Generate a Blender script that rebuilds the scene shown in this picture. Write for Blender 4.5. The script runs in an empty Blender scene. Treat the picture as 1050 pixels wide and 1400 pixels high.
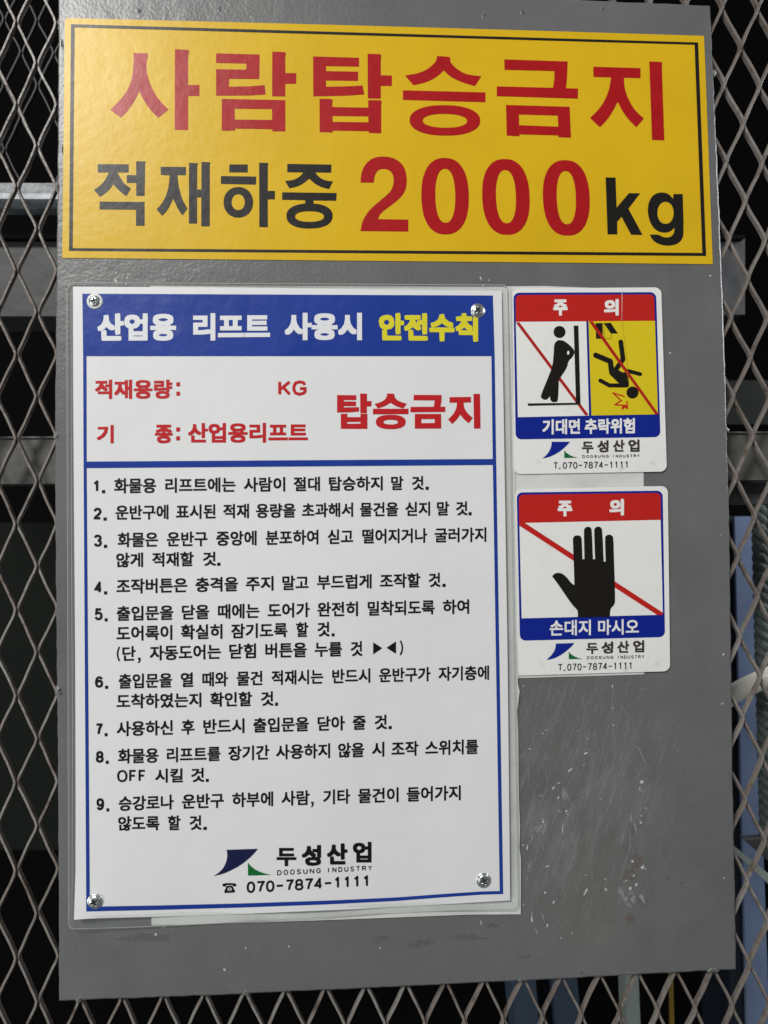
import bpy, math, random
from mathutils import Vector, Matrix
from mathutils.geometry import delaunay_2d_cdt, tessellate_polygon
random.seed(7)
SC = bpy.context.scene
COL = SC.collection

# ------------------------------------------------------------------ camera
# plate frame: x right, y up, z out of the plate; world = (x, -z, y)
RC = [[0.9976507692606054, -0.01135968724131281, 0.06755664363704039],
      [0.009233657574172244, 0.9994547843295071, 0.031699742091403395],
      [-0.06787990985207218, -0.031001477168646586, 0.9972117258896611]]
CC = (-0.04877554, -0.04039073, 0.53989201)
FPX = 1051.0
cam = bpy.data.cameras.new('camera')
cam.sensor_fit = 'VERTICAL'
cam.sensor_height = 24.0
cam.sensor_width = 18.0
cam.lens = 24.0 * FPX / 1400.0
cam.clip_start = 0.01
cam.clip_end = 50
camo = bpy.data.objects.new('camera', cam)
COL.objects.link(camo)
PW = Matrix(((1, 0, 0), (0, 0, -1), (0, 1, 0)))
rot = PW @ Matrix(RC).transposed()
camo.matrix_world = Matrix.Translation(PW @ Vector(CC)) @ rot.to_4x4()
cam.dof.use_dof = True
cam.dof.focus_distance = 0.545
cam.dof.aperture_fstop = 4.5
SC.camera = camo

# ------------------------------------------------------------------ light
W = bpy.data.worlds.new('World')
SC.world = W
W.use_nodes = True
bg = W.node_tree.nodes['Background']
bg.inputs[0].default_value = (0.90, 0.95, 1.0, 1)
bg.inputs[1].default_value = 0.15


def area(name, loc, target, size, power, col):
    l = bpy.data.lights.new(name, 'AREA')
    l.shape = 'RECTANGLE'
    l.size, l.size_y = size
    l.energy = power
    l.color = col
    o = bpy.data.objects.new(name, l)
    COL.objects.link(o)
    o.location = loc
    d = Vector(target) - Vector(loc)
    o.rotation_euler = d.to_track_quat('-Z', 'Y').to_euler()
    return o


area('ceiling_lamp', (-1.20, -1.95, 1.62), (0.0, 0, 0.0), (0.75, 0.55), 62, (1.0, 0.985, 0.955))
area('side_window', (-2.5, -1.7, -0.7), (0, 0, -0.1), (1.0, 1.4), 24, (0.94, 1.0, 0.96))

area('shaft_lamp', (0.80, 0.03, 0.30), (0.25, 0.17, -0.12), (0.25, 0.4), 5.5, (0.95, 0.97, 1.0))

SC.view_settings.view_transform = 'Standard'
SC.view_settings.look = 'None'
SC.view_settings.exposure = 0.07
SC.view_settings.gamma = 1.0
SC.view_settings.use_curve_mapping = False


# ------------------------------------------------------------------ helpers
def at(px, py, d=0.0):
    """point of the plane d metres in front of the plate that lies at a photo pixel"""
    q = ((px - 525) / FPX, -(py - 700) / FPX, -1.0)
    v = [sum(RC[k][i] * q[k] for k in range(3)) for i in range(3)]
    s = (d - CC[2]) / v[2]
    return Vector((CC[0] + s * v[0], -d, CC[1] + s * v[1]))


def root(name, loc, label, cat, group=None):
    o = bpy.data.objects.new(name, None)
    COL.objects.link(o)
    o.location = loc
    o.empty_display_size = 0.02
    o['label'] = label
    o['category'] = cat
    if group:
        o['group'] = group
    return o


def base_of(par):
    v = Vector((0, 0, 0))
    while par is not None:
        v = v + par.location
        par = par.parent
    return v


def build(name, verts, faces, m, par=None, smooth=False, loc=None):
    o_ = base_of(par) if par else Vector(loc or (0, 0, 0))
    me = bpy.data.meshes.new(name)
    me.from_pydata([tuple(Vector(v) - o_) for v in verts], [], faces)
    me.materials.append(m)
    if smooth:
        me.polygons.foreach_set('use_smooth', [True] * len(me.polygons))
    me.update()
    o = bpy.data.objects.new(name, me)
    COL.objects.link(o)
    if par:
        o.parent = par
    else:
        o.location = o_
    return o


class MB:
    def __init__(s):
        s.v, s.f = [], []

    def add(s, v, f):
        b = len(s.v)
        s.v += list(v)
        s.f += [tuple(b + i for i in q) for q in f]

    def build(s, name, m, par=None, smooth=False, loc=None):
        return build(name, s.v, s.f, m, par, smooth, loc)


def area2(p):
    return sum(p[i][0] * p[(i + 1) % len(p)][1] - p[(i + 1) % len(p)][0] * p[i][1] for i in range(len(p)))


def poly(pts, hole=None, dfun=0.0):
    """flat outline in photo pixels (one optional hole) -> verts, tris facing the viewer"""
    df = dfun if callable(dfun) else (lambda x, y: dfun)
    loops = [pts] + ([hole] if hole else [])
    tris = tessellate_polygon([[Vector((x, y, 0)) for x, y in l] for l in loops])
    flat = [p for l in loops for p in l]
    out = []
    for t in tris:
        a = area2([flat[i] for i in t])
        if abs(a) < 1e-9:
            continue
        out.append(tuple(t) if a < 0 else tuple(reversed(t)))
    return [at(x, y, df(x, y)) for x, y in flat], out


def slab(pts, d, thick):
    """solid sheet with the outline pts, its front at d"""
    v, f = poly(pts, None, d)
    n = len(pts)
    back = [Vector((p.x, p.y + thick, p.z)) for p in v]
    ccw = area2(pts) < 0
    side = []
    for i in range(n):
        j = (i + 1) % n
        side.append((i, n + i, n + j, j) if ccw else (i, j, n + j, n + i))
    return v + back, f + side + [tuple(n + i for i in reversed(t)) for t in f]


def lerp(a, b, t):
    return a + (b - a) * t


def grid_quad(c, nx, ny, dfun):
    """c = TL, TR, BR, BL photo pixels"""
    df = dfun if callable(dfun) else (lambda x, y: dfun)
    v, f = [], []
    for j in range(ny + 1):
        for i in range(nx + 1):
            u, w = i / nx, j / ny
            x = lerp(lerp(c[0][0], c[1][0], u), lerp(c[3][0], c[2][0], u), w)
            y = lerp(lerp(c[0][1], c[1][1], u), lerp(c[3][1], c[2][1], u), w)
            v.append(at(x, y, df(x, y)))
    for j in range(ny):
        for i in range(nx):
            a = j * (nx + 1) + i
            f.append((a, a + nx + 1, a + nx + 2, a + 1))
    return v, f


def strip(line, w, dfun, normal=None):
    """ribbon of width w px along a pixel polyline, mitred"""
    df = dfun if callable(dfun) else (lambda x, y: dfun)
    L, R_ = [], []
    n = len(line)
    for i, (x, y) in enumerate(line):
        a = line[max(i - 1, 0)]
        b = line[min(i + 1, n - 1)]
        t = Vector((b[0] - a[0], b[1] - a[1]))
        t.normalize()
        nn = Vector((-t.y, t.x))
        k = w[i] if isinstance(w, (list, tuple)) else w
        L.append((x + nn.x * k / 2, y + nn.y * k / 2))
        R_.append((x - nn.x * k / 2, y - nn.y * k / 2))
    v = [at(x, y, df(x, y)) for x, y in L] + [at(x, y, df(x, y)) for x, y in R_]
    return v, [(i, i + 1, n + i + 1, n + i) for i in range(n - 1)]


def rrect(c, r, seg=6):
    """rounded quadrilateral through TL, TR, BR, BL"""
    out = []
    rr = r if isinstance(r, (list, tuple)) else [r] * 4
    for k in range(4):
        p = Vector(c[k])
        a = (Vector(c[k - 1]) - p).normalized()
        b = (Vector(c[(k + 1) % 4]) - p).normalized()
        q = rr[k]
        if q < 0.2:
            out.append(tuple(p))
            continue
        for i in range(seg + 1):
            t = math.pi / 2 * i / seg
            out.append(tuple(p + a * q * (1 - math.sin(t)) + b * q * (1 - math.cos(t))))
    return out


def ell(cx, cy, rx, ry, n=40, e=2.0, kx=0.0, ky=0.0):
    o = []
    for i in range(n):
        t = 2 * math.pi * i / n
        c, s = math.cos(t), math.sin(t)
        x = rx * math.copysign(abs(c) ** (2 / e), c)
        y = ry * math.copysign(abs(s) ** (2 / e), s)
        o.append((cx + x + kx * y, cy + y + ky * x))
    return o


def cdt(V, F, eps):
    r = delaunay_2d_cdt(V, [], F, 0, eps)
    return [(a.x, a.y) for a in r[0]], [tuple(t) for t, o in zip(r[2], r[5]) if o]


def union(polys):
    """union of overlapping pixel polygons -> pixel verts, tris"""
    V, F = [], []
    for p in polys:
        q = p if area2(p) > 0 else list(reversed(p))
        b = len(V)
        V += [Vector(a) for a in q]
        F.append(list(range(b, b + len(q))))
    return cdt(V, F, 1e-5)


def flat(pv, tris, dfun):
    df = dfun if callable(dfun) else (lambda x, y: dfun)
    out = []
    for t in tris:
        a = area2([pv[i] for i in t])
        if abs(a) < 1e-10:
            continue
        out.append(t if a < 0 else tuple(reversed(t)))
    return [at(x, y, df(x, y)) for x, y in pv], out


def capsule(a, b, w):
    a, b = Vector(a), Vector(b)
    t = (b - a).normalized()
    ang = math.atan2(t.y, t.x)
    o = []
    for i in range(9):
        k = ang + math.pi / 2 + math.pi * i / 8
        o.append((a.x + w / 2 * math.cos(k), a.y + w / 2 * math.sin(k)))
    for i in range(9):
        k = ang - math.pi / 2 + math.pi * i / 8
        o.append((b.x + w / 2 * math.cos(k), b.y + w / 2 * math.sin(k)))
    return o


def crop(ox, oy, s):
    return lambda pts: [(ox + x / s, oy + y / s) for x, y in pts]


# ------------------------------------------------------------------ lettering
GL = {}


def glyph(ch, r):
    """outline of one Korean syllable from the built in font, thickened by r em"""
    k = (ch, r)
    if k not in GL:
        c = bpy.data.curves.new('glyph', 'FONT')
        c.body = ch
        c.resolution_u = 3
        o = bpy.data.objects.new('glyph', c)
        me = bpy.data.meshes.new_from_object(o)
        v = [(p.co.x, p.co.y) for p in me.vertices]
        f = []
        for p in me.polygons:
            q = tuple(p.vertices)
            a = area2([v[i] for i in q])
            if abs(a) > 2e-6:
                f.append(q if a > 0 else tuple(reversed(q)))
        bpy.data.objects.remove(o)
        bpy.data.meshes.remove(me)
        bpy.data.curves.remove(c)
        if r > 0:
            base = sum(abs(area2([v[i] for i in q])) for q in f)
            offs = [(a, b) for a in (-1, 0, 1) for b in (-1, 0, 1)] if r > .03 else [(-1, -1), (1, -1), (1, 1), (-1, 1)]
            for tilt in (0.0, .021, .043, .09, .17):
                V, F = [], []
                for ox, oy in offs:
                    b = len(V)
                    dx, dy = r * (ox - oy * tilt), r * (oy + ox * tilt)
                    V += [Vector((x + dx, y + dy)) for x, y in v]
                    F += [[b + j for j in q] for q in f]
                nv, nf = cdt(V, F, 1e-6)
                ar = sum(abs(area2([nv[i] for i in q])) for q in nf)
                # the union must stay between the bare glyph and a clean thickening of it
                if base < ar < base * (1.25 + r * 26):
                    break
            v, f = nv, nf
        GL[k] = (v, f)
    return GL[k]


ADV = 0.92


def word(mb, s, x0, x1, yfun, r, dfun, lo=-0.078, hi=0.828):
    """syllables of s fill the pixels x0..x1; yfun(x) gives the line's top and bottom"""
    gs = [glyph(c, r) for c in s]
    xa = min(p[0] for p in gs[0][0])
    xb = max(p[0] for p in gs[-1][0]) + ADV * (len(s) - 1)
    lo, hi = lo - r, hi + r
    for i, (v, f) in enumerate(gs):
        pv = []
        for gx, gy in v:
            x = x0 + (gx + ADV * i - xa) / (xb - xa) * (x1 - x0)
            yt, yb = yfun(x)
            pv.append((x, yb + (gy - lo) / (hi - lo) * (yt - yb)))
        mb.add(*flat(pv, f, dfun))


STK = {
    '0': ['E.5,.5,.5,.5'],
    '1': [[(.02, .24), (.62, 0), (.62, 1)]],
    '2': [[(0, .27), (.06, .12), (.22, .02), (.5, 0), (.8, .03), (.95, .14), (1, .28), (.93, .42), (.6, .64), (.15, .86), (0, 1), (1, 1)]],
    '3': [[(0, .2), (.1, .06), (.3, 0), (.6, 0), (.88, .08), (.95, .24), (.85, .4), (.5, .47)],
          [(.5, .47), (.88, .55), (1, .74), (.9, .92), (.6, 1), (.3, 1), (.08, .92), (0, .78)]],
    '4': [[(.72, 1), (.72, 0), (0, .7), (1, .7)]],
    '5': [[(.92, 0), (.15, 0), (.06, .46), (.3, .36), (.6, .35), (.9, .46), (1, .67), (.9, .9), (.6, 1), (.3, 1), (.08, .92), (0, .78)]],
    '6': [[(.95, .2), (.85, .06), (.6, 0), (.35, .02), (.12, .16), (0, .45), (0, .7), (.12, .92), (.4, 1), (.65, 1), (.92, .9), (1, .68), (.92, .47), (.65, .38), (.38, .4), (.1, .52), (0, .65)]],
    '7': [[(0, 0), (1, 0), (.6, .45), (.4, 1)]],
    '8': ['E.5,.25,.43,.25', 'E.5,.74,.5,.26'],
    '9': [[(.05, .8), (.15, .94), (.4, 1), (.65, .98), (.88, .84), (1, .55), (1, .3), (.88, .08), (.6, 0), (.35, 0), (.08, .1), (0, .32), (.08, .53), (.35, .62), (.62, .6), (.9, .48), (1, .35)]],
    'O': ['E.5,.5,.5,.5'],
    'F': [[(0, 1), (0, 0), (1, 0)], [(0, .48), (.85, .48)]],
    'K': [[(0, 0), (0, 1)], [(1, 0), (0, .64)], [(.35, .42), (1, 1)]],
    'G': [[(.98, .24), (.85, .06), (.5, 0), (.15, .1), (0, .38), (0, .62), (.15, .9), (.5, 1), (.85, .92), (1, .78), (1, .54), (.55, .54)]],
    'D': [[(0, 1), (0, 0), (.5, 0), (.85, .12), (1, .4), (1, .6), (.85, .88), (.5, 1), (0, 1)]],
    'S': [[(.95, .2), (.8, .05), (.5, 0), (.2, .05), (.05, .22), (.2, .42), (.75, .56), (.95, .75), (.8, .95), (.5, 1), (.2, .95), (0, .8)]],
    'U': [[(0, 0), (0, .7), (.15, .93), (.5, 1), (.85, .93), (1, .7), (1, 0)]],
    'N': [[(0, 1), (0, 0), (1, 1), (1, 0)]],
    'I': [[(.5, 0), (.5, 1)]],
    'T': [[(0, 0), (1, 0)], [(.5, 0), (.5, 1)]],
    'R': [[(0, 1), (0, 0), (.65, 0), (.95, .12), (.95, .38), (.65, .5), (0, .5)], [(.55, .5), (1, 1)]],
    'Y': [[(0, 0), (.5, .5), (1, 0)], [(.5, .5), (.5, 1)]],
    '(': [[(1, 0), (.3, .25), (.1, .5), (.3, .75), (1, 1)]],
    ')': [[(0, 0), (.7, .25), (.9, .5), (.7, .75), (0, 1)]],
    '-': [[(0, .5), (1, .5)]],
}


def stroke_polys(line, w, ends=True):
    out = []
    n = len(line)
    for i in range(n - 1):
        a, b = Vector(line[i]), Vector(line[i + 1])
        if (b - a).length < 1e-4:
            continue
        t = (b - a).normalized()
        m = Vector((-t.y, t.x)) * (w / 2)
        ea = t * (w * .2)
        aa = a - (ea if i else Vector((0, 0)))
        bb = b + (ea if i < n - 2 else Vector((0, 0)))
        out.append([tuple(aa + m), tuple(bb + m), tuple(bb - m), tuple(aa - m)])
        if 0 < i:
            p = Vector(line[i])
            t0 = (p - Vector(line[i - 1])).normalized()
            if t0.dot(t) < 0.2:        # sharp corner: square it off
                mt = (t0 - t)
                if mt.length > 1e-3:
                    k = min(w * .72, w / 2 / max(.35, math.sqrt(max(0.0, (1 + t0.dot(t)) / 2))))
                    mt = mt.normalized() * k
                    n0 = Vector((-t0.y, t0.x)) * (w / 2)
                    s0 = 1 if n0.dot(mt) > 0 else -1
                    s1 = 1 if m.dot(mt) > 0 else -1
                    out.append([tuple(p), tuple(p + n0 * s0), tuple(p + mt), tuple(p + m * s1)])
            else:
                out.append(ell(p.x, p.y, w / 2, w / 2, 10))
    return out


def latin(mb, ch, x0, x1, yfun, w, dfun):
    """one digit or letter drawn with strokes w px wide inside x0..x1"""
    if ch == ' ':
        return
    m = (x0 + x1) / 2

    def P(u, v):
        x = x0 + w / 2 + u * (x1 - x0 - w) if x1 - x0 > w else m
        yt, yb = yfun(x)
        return (x, lerp(yt + w / 2, yb - w / 2, v))
    if ch in '.:,':
        yt, yb = yfun(m)
        h = w * 1.12
        ps = [[(x0, yb - h), (x1, yb - h), (x1, yb), (x0, yb)]]
        if ch == ':':
            k = (yb - yt)
            ps.append([(x0, yt + .12 * k), (x1, yt + .12 * k), (x1, yt + .12 * k + h), (x0, yt + .12 * k + h)])
        if ch == ',':
            ps = [[(x0, yb - h), (x1, yb - h), (x1, yb - h * .1), (lerp(x0, x1, .6), yb + h * .65), (x0, yb + h * .7), (lerp(x0, x1, .45), yb)]]
        for p in ps:
            mb.add(*poly(p, None, dfun))
        return
    polys = []
    for s in STK[ch]:
        if isinstance(s, str):
            cx, cy, rx, ry = [float(a) for a in s[1:].split(',')]
            pts = [P(*p) for p in ell(cx, cy, rx, ry, 28, 2.25)]
            pts.append(pts[0])
            pts.append(pts[1])
            polys += stroke_polys(pts, w)
        else:
            polys += stroke_polys([P(*p) for p in s], w)
    pv, t = union(polys)
    mb.add(*flat(pv, t, dfun))


def row(mb, s, x0, x1, yfun, w, dfun, fill=.86, wide={}):
    """letters of s on an even pitch"""
    n = len(s)
    p = (x1 - x0) / (n - 1 + fill)
    for i, c in enumerate(s):
        a = x0 + p * i
        b = a + p * fill
        if c == '1':
            a, b = a + p * .1, b - p * .14
        latin(mb, c, a, b, yfun, w, dfun)


def yline(xa, ta, ba, xb, tb, bb):
    return lambda x: (lerp(ta, tb, (x - xa) / (xb - xa)), lerp(ba, bb, (x - xa) / (xb - xa)))


# ------------------------------------------------------------------ materials
def mat(name, col, rough=0.5, metal=0.0, bump=None, var=None, spec=0.32, coat=0.0, coat_rough=0.15):
    """bump = [(scale, strength, detail)...]; var = (second colour, scale, low, high)"""
    m = bpy.data.materials.new(name)
    m.use_nodes = True
    nt = m.node_tree
    b = nt.nodes['Principled BSDF']
    b.inputs['Base Color'].default_value = (*col, 1)
    b.inputs['Roughness'].default_value = rough
    b.inputs['Metallic'].default_value = metal
    b.inputs['Specular IOR Level'].default_value = spec
    b.inputs['Coat Weight'].default_value = coat
    b.inputs['Coat Roughness'].default_value = coat_rough
    tc = nt.nodes.new('ShaderNodeTexCoord')
    if bump:
        prev = None
        for sc, st, det in bump:
            n = nt.nodes.new('ShaderNodeTexNoise')
            n.inputs['Scale'].default_value = sc
            n.inputs['Detail'].default_value = det
            nt.links.new(tc.outputs['Object'], n.inputs['Vector'])
            k = nt.nodes.new('ShaderNodeBump')
            k.inputs['Strength'].default_value = 1.0
            k.inputs['Distance'].default_value = st
            nt.links.new(n.outputs[0], k.inputs['Height'])
            if prev:
                nt.links.new(prev.outputs[0], k.inputs['Normal'])
            prev = k
        nt.links.new(prev.outputs[0], b.inputs['Normal'])
        if coat:
            nt.links.new(prev.outputs[0], b.inputs['Coat Normal'])
    if var:
        src = None
        for (c2, sc, lo, hi) in (var if isinstance(var, list) else [var]):
            n = nt.nodes.new('ShaderNodeTexNoise')
            n.inputs['Scale'].default_value = sc
            n.inputs['Detail'].default_value = 6
            n.inputs['Roughness'].default_value = .62
            nt.links.new(tc.outputs['Object'], n.inputs['Vector'])
            r = nt.nodes.new('ShaderNodeMapRange')
            r.inputs['From Min'].default_value = lo
            r.inputs['From Max'].default_value = hi
            nt.links.new(n.outputs[0], r.inputs['Value'])
            mx = nt.nodes.new('ShaderNodeMix')
            mx.data_type = 'RGBA'
            nt.links.new(r.outputs[0], mx.inputs[0])
            mx.inputs[6].default_value = (*col, 1)
            if src:
                nt.links.new(src.outputs[2], mx.inputs[6])
            mx.inputs[7].default_value = (*c2, 1)
            src = mx
        nt.links.new(src.outputs[2], b.inputs['Base Color'])
    return m


M = {}
M['plate'] = mat('grey_paint', (0.140, 0.141, 0.140), 0.34, 0, [(60, .0005, 2), (420, .0002, 3)],
                 [((0.118, 0.115, 0.119), 5, .4, .65), ((0.165, 0.165, 0.16), 240, .62, .8), ((0.085, 0.083, 0.082), 170, .68, .8), ((0.155, 0.158, 0.152), 11, .5, .75)], spec=.5)


def worn(m, centre, radii):
    """scuffed patch: streaks rubbed along one direction, fading out round the patch"""
    nt = m.node_tree
    b = nt.nodes['Principled BSDF']
    old = b.inputs['Base Color'].links[0].from_socket
    N, L = nt.nodes.new, nt.links.new
    tc = N('ShaderNodeTexCoord')
    mp = N('ShaderNodeMapping')
    mp.inputs['Location'].default_value = [-centre[i] / radii[i] for i in range(3)]
    mp.inputs['Scale'].default_value = [1 / q for q in radii]
    L(tc.outputs['Object'], mp.inputs['Vector'])
    ln = N('ShaderNodeVectorMath')
    ln.operation = 'LENGTH'
    L(mp.outputs[0], ln.inputs[0])
    fall = N('ShaderNodeMapRange')
    fall.interpolation_type = 'SMOOTHSTEP'
    fall.inputs['From Min'].default_value = 1.15
    fall.inputs['From Max'].default_value = .35
    L(ln.outputs['Value'], fall.inputs['Value'])
    cur = old
    for (ang, sx, sz, lo, hi, col, amt) in [(.45, 55, 20, .47, .72, (.25, .25, .25), .42), (.33, 420, 38, .52, .70, (.29, .29, .29), .42), (-.25, 600, 60, .56, .72, (.26, .26, .26), .42), (.2, 14, 9, .45, .7, (.125, .108, .09), .7)]:
        m2 = N('ShaderNodeMapping')
        m2.vector_type = 'TEXTURE'
        m2.inputs['Rotation'].default_value = (0, ang, 0)
        m2.inputs['Scale'].default_value = (1 / sx, .01, 1 / sz)
        L(tc.outputs['Object'], m2.inputs['Vector'])
        n = N('ShaderNodeTexNoise')
        n.inputs['Scale'].default_value = 1
        n.inputs['Detail'].default_value = 5
        n.inputs['Roughness'].default_value = .6
        n.inputs['Distortion'].default_value = .5
        L(m2.outputs[0], n.inputs['Vector'])
        r = N('ShaderNodeMapRange')
        r.inputs['From Min'].default_value = lo
        r.inputs['From Max'].default_value = hi
        r.inputs['To Max'].default_value = amt
        L(n.outputs[0], r.inputs['Value'])
        mu = N('ShaderNodeMath')
        mu.operation = 'MULTIPLY'
        L(r.outputs[0], mu.inputs[0])
        L(fall.outputs[0], mu.inputs[1])
        mx = N('ShaderNodeMix')
        mx.data_type = 'RGBA'
        L(mu.outputs[0], mx.inputs[0])
        L(cur, mx.inputs[6])
        mx.inputs[7].default_value = (*col, 1)
        cur = mx.outputs[2]
    L(cur, b.inputs['Base Color'])


worn(M['plate'], [at(800, 1085)[i] - at(543, 1346)[i] for i in range(3)], (.075, 1.0, .115))
M['chip'] = mat('bare_chip', (0.50, 0.50, 0.49), 0.45, 0, [(900, .0003, 2)])
M['scratch'] = mat('scuffed_paint', (0.21, 0.21, 0.212), 0.5, 0, [(900, .0003, 2)])
M['smear'] = mat('scraped_paint', (0.27, 0.27, 0.27), 0.55, 0, [(900, .0003, 2)], ((0.135, 0.134, 0.136), 260, .42, .6))
M['rust'] = mat('rust_spot', (0.12, 0.085, 0.066), 0.8, 0, [(900, .0004, 3)], ((0.135, 0.132, 0.13), 330, .38, .58))
M['grime'] = mat('grime_spot', (0.105, 0.10, 0.093), 0.7, 0, None, ((0.12, 0.12, 0.12), 230, .4, .58))
M['yellow'] = mat('yellow_vinyl', (0.69, 0.435, 0.008), 0.34, 0, [(22, .0004, 2), (150, .00014, 2)],
                  [((0.64, 0.40, 0.008), 14, .4, .7), ((0.42, 0.25, 0.02), 420, .70, .78)])
M['sign_red'] = mat('red_vinyl', (0.40, 0.006, 0.009), 0.34, 0, [(22, .0004, 2), (150, .00014, 2)], ((0.35, 0.005, 0.008), 60, .4, .7))
M['sign_black'] = mat('black_vinyl', (0.010, 0.009, 0.008), 0.36, 0, [(22, .0004, 2), (150, .00014, 2)], ((0.05, 0.04, 0.025), 500, .66, .76))
M['paper'] = mat('laminated_paper', (0.76, 0.76, 0.765), 0.38, 0, [(30, .0005, 2)], ((0.72, 0.72, 0.72), 6, .4, .7))
M['paper_blue'] = mat('blue_print', (0.009, 0.038, 0.27), 0.34, 0, [(30, .0005, 2), (90, .0003, 2)], ((0.014, 0.045, 0.30), 20, .4, .7))
M['paper_white'] = mat('white_print', (0.74, 0.74, 0.76), 0.38)
M['paper_yellow'] = mat('yellow_print', (0.70, 0.62, 0.03), 0.38)
M['paper_red'] = mat('red_print', (0.50, 0.012, 0.016), 0.38)
M['paper_black'] = mat('black_print', (0.005, 0.0045, 0.0045), 0.4)
M['logo_navy'] = mat('navy_print', (0.008, 0.010, 0.055), 0.4)
M['logo_green'] = mat('green_print', (0.004, 0.13, 0.025), 0.4)
M['sticker'] = mat('white_vinyl', (0.80, 0.79, 0.77), 0.36, 0, [(40, .0005, 2)],
                   [((0.74, 0.73, 0.70), 22, .5, .75), ((0.52, 0.48, 0.43), 70, .64, .82)])
M['st_red'] = mat('sticker_red', (0.50, 0.014, 0.010), 0.36, 0, [(40, .0005, 2)])
M['st_slash'] = mat('sticker_slash_red', (0.40, 0.012, 0.008), 0.36, 0, [(40, .0005, 2)])
M['st_blue'] = mat('sticker_blue', (0.003, 0.016, 0.25), 0.34, 0, [(40, .0005, 2)])
M['st_yellow'] = mat('sticker_yellow', (0.68, 0.53, 0.012), 0.36, 0, [(40, .0005, 2)])
M['st_panel'] = mat('sticker_panel', (0.80, 0.79, 0.765), 0.36, 0, [(40, .0005, 2)], ((0.66, 0.62, 0.57), 45, .60, .82))
M['crease'] = mat('crease_yellow', (0.50, 0.37, 0.012), 0.45)
M['st_black'] = mat('sticker_black', (0.009, 0.007, 0.005), 0.36, 0, [(40, .0005, 2)])
M['st_text'] = mat('sticker_grey_text', (0.045, 0.036, 0.03), 0.4)
M['backing'] = mat('old_white_sheet', (0.66, 0.665, 0.645), 0.42, 0, [(40, .0008, 2)],
                   [((0.53, 0.53, 0.51), 18, .45, .7), ((0.22, 0.21, 0.20), 260, .74, .80)])
M['zinc'] = mat('zinc', (0.62, 0.64, 0.63), 0.33, 1.0, None, ((0.45, 0.47, 0.46), 500, .45, .65))
M['recess'] = mat('dark_recess', (0.05, 0.053, 0.05), 0.45, .6)  # cross recess coloured darker than the screw head
M['washer'] = mat('zinc_washer', (0.72, 0.74, 0.73), 0.3, 1.0)
M['nylon'] = mat('pale_washer', (0.70, 0.71, 0.68), 0.4)
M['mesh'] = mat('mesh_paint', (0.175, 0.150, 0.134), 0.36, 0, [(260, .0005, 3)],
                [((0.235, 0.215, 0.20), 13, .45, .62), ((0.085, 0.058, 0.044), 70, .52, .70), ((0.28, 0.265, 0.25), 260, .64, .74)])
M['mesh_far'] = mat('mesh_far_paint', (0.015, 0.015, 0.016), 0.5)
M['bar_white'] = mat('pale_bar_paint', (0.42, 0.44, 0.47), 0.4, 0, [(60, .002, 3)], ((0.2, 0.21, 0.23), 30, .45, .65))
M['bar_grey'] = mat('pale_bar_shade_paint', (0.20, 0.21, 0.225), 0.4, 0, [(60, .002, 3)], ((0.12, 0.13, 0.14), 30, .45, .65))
M['post_blue'] = mat('dull_blue_paint', (0.06, 0.085, 0.13), 0.5)
M['steel_dark'] = mat('dark_grey_steel', (0.055, 0.056, 0.056), 0.5, 0, [(40, .001, 2)], ((0.04, 0.04, 0.042), 12, .4, .7))
M['beam'] = mat('old_grey_beam', (0.105, 0.104, 0.094), 0.45, 0, [(80, .001, 3)],
                [((0.07, 0.07, 0.066), 26, .45, .65), ((0.10, 0.055, 0.035), 34, .6, .75)])
M['dark'] = mat('shaft_dark', (0.0012, 0.0012, 0.0012), 0.9, spec=.1)  # on the far wall, near black stands in for the unlit shaft
M['dark_green'] = mat('dark_green_paint', (0.005, 0.0064, 0.005), 0.8, spec=.15)
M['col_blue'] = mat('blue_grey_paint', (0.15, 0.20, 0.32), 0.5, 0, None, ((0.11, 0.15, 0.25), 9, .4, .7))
M['col_shade'] = mat('column_shadow_side', (0.014, 0.018, 0.030), 0.5)  # shadow side of the blue column, its shade put into the colour
M['rope'] = mat('rope_fibre', (0.13, 0.165, 0.155), 0.8, 0, [(500, .002, 3)], ((0.08, 0.10, 0.095), 160, .45, .65))
M['pipe'] = mat('pale_hose', (0.86, 0.84, 0.75), 0.22)
M['pale_green'] = mat('pale_green_bar', (0.30, 0.34, 0.31), 0.45)
M['strap_yellow'] = mat('yellow_cable', (0.22, 0.14, 0.02), 0.5)


def film_mat():
    m = bpy.data.materials.new('laminate_film')
    m.use_nodes = True
    nt = m.node_tree
    nt.nodes.clear()
    o = nt.nodes.new('ShaderNodeOutputMaterial')
    t = nt.nodes.new('ShaderNodeBsdfTransparent')
    t.inputs[0].default_value = (.96, .97, .96, 1)
    p = nt.nodes.new('ShaderNodeBsdfPrincipled')
    p.inputs['Base Color'].default_value = (.6, .62, .6, 1)
    p.inputs['Roughness'].default_value = .22
    x = nt.nodes.new('ShaderNodeMixShader')
    x.inputs[0].default_value = .10
    nt.links.new(t.outputs[0], x.inputs[1])
    nt.links.new(p.outputs[0], x.inputs[2])
    nt.links.new(x.outputs[0], o.inputs[0])
    return m


M['film'] = film_mat()
M['film_edge'] = mat('film_edge', (0.34, 0.345, 0.34), 0.25)

# ------------------------------------------------------------------ dark shaft behind
v = [at(-900, -900, -1.3), at(1950, -900, -1.3), at(1950, 2300, -1.3), at(-900, 2300, -1.3)]
vb = [Vector((p.x, p.y + .05, p.z)) for p in v]
o = build('wall', v + vb, [(0, 3, 2, 1), (4, 5, 6, 7), (0, 1, 5, 4), (1, 2, 6, 5), (2, 3, 7, 6), (3, 0, 4, 7)], M['dark'], loc=v[3])
o['label'] = 'unlit wall far behind the wire mesh, its darkness put into the colour'
o['category'] = 'wall'


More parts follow.
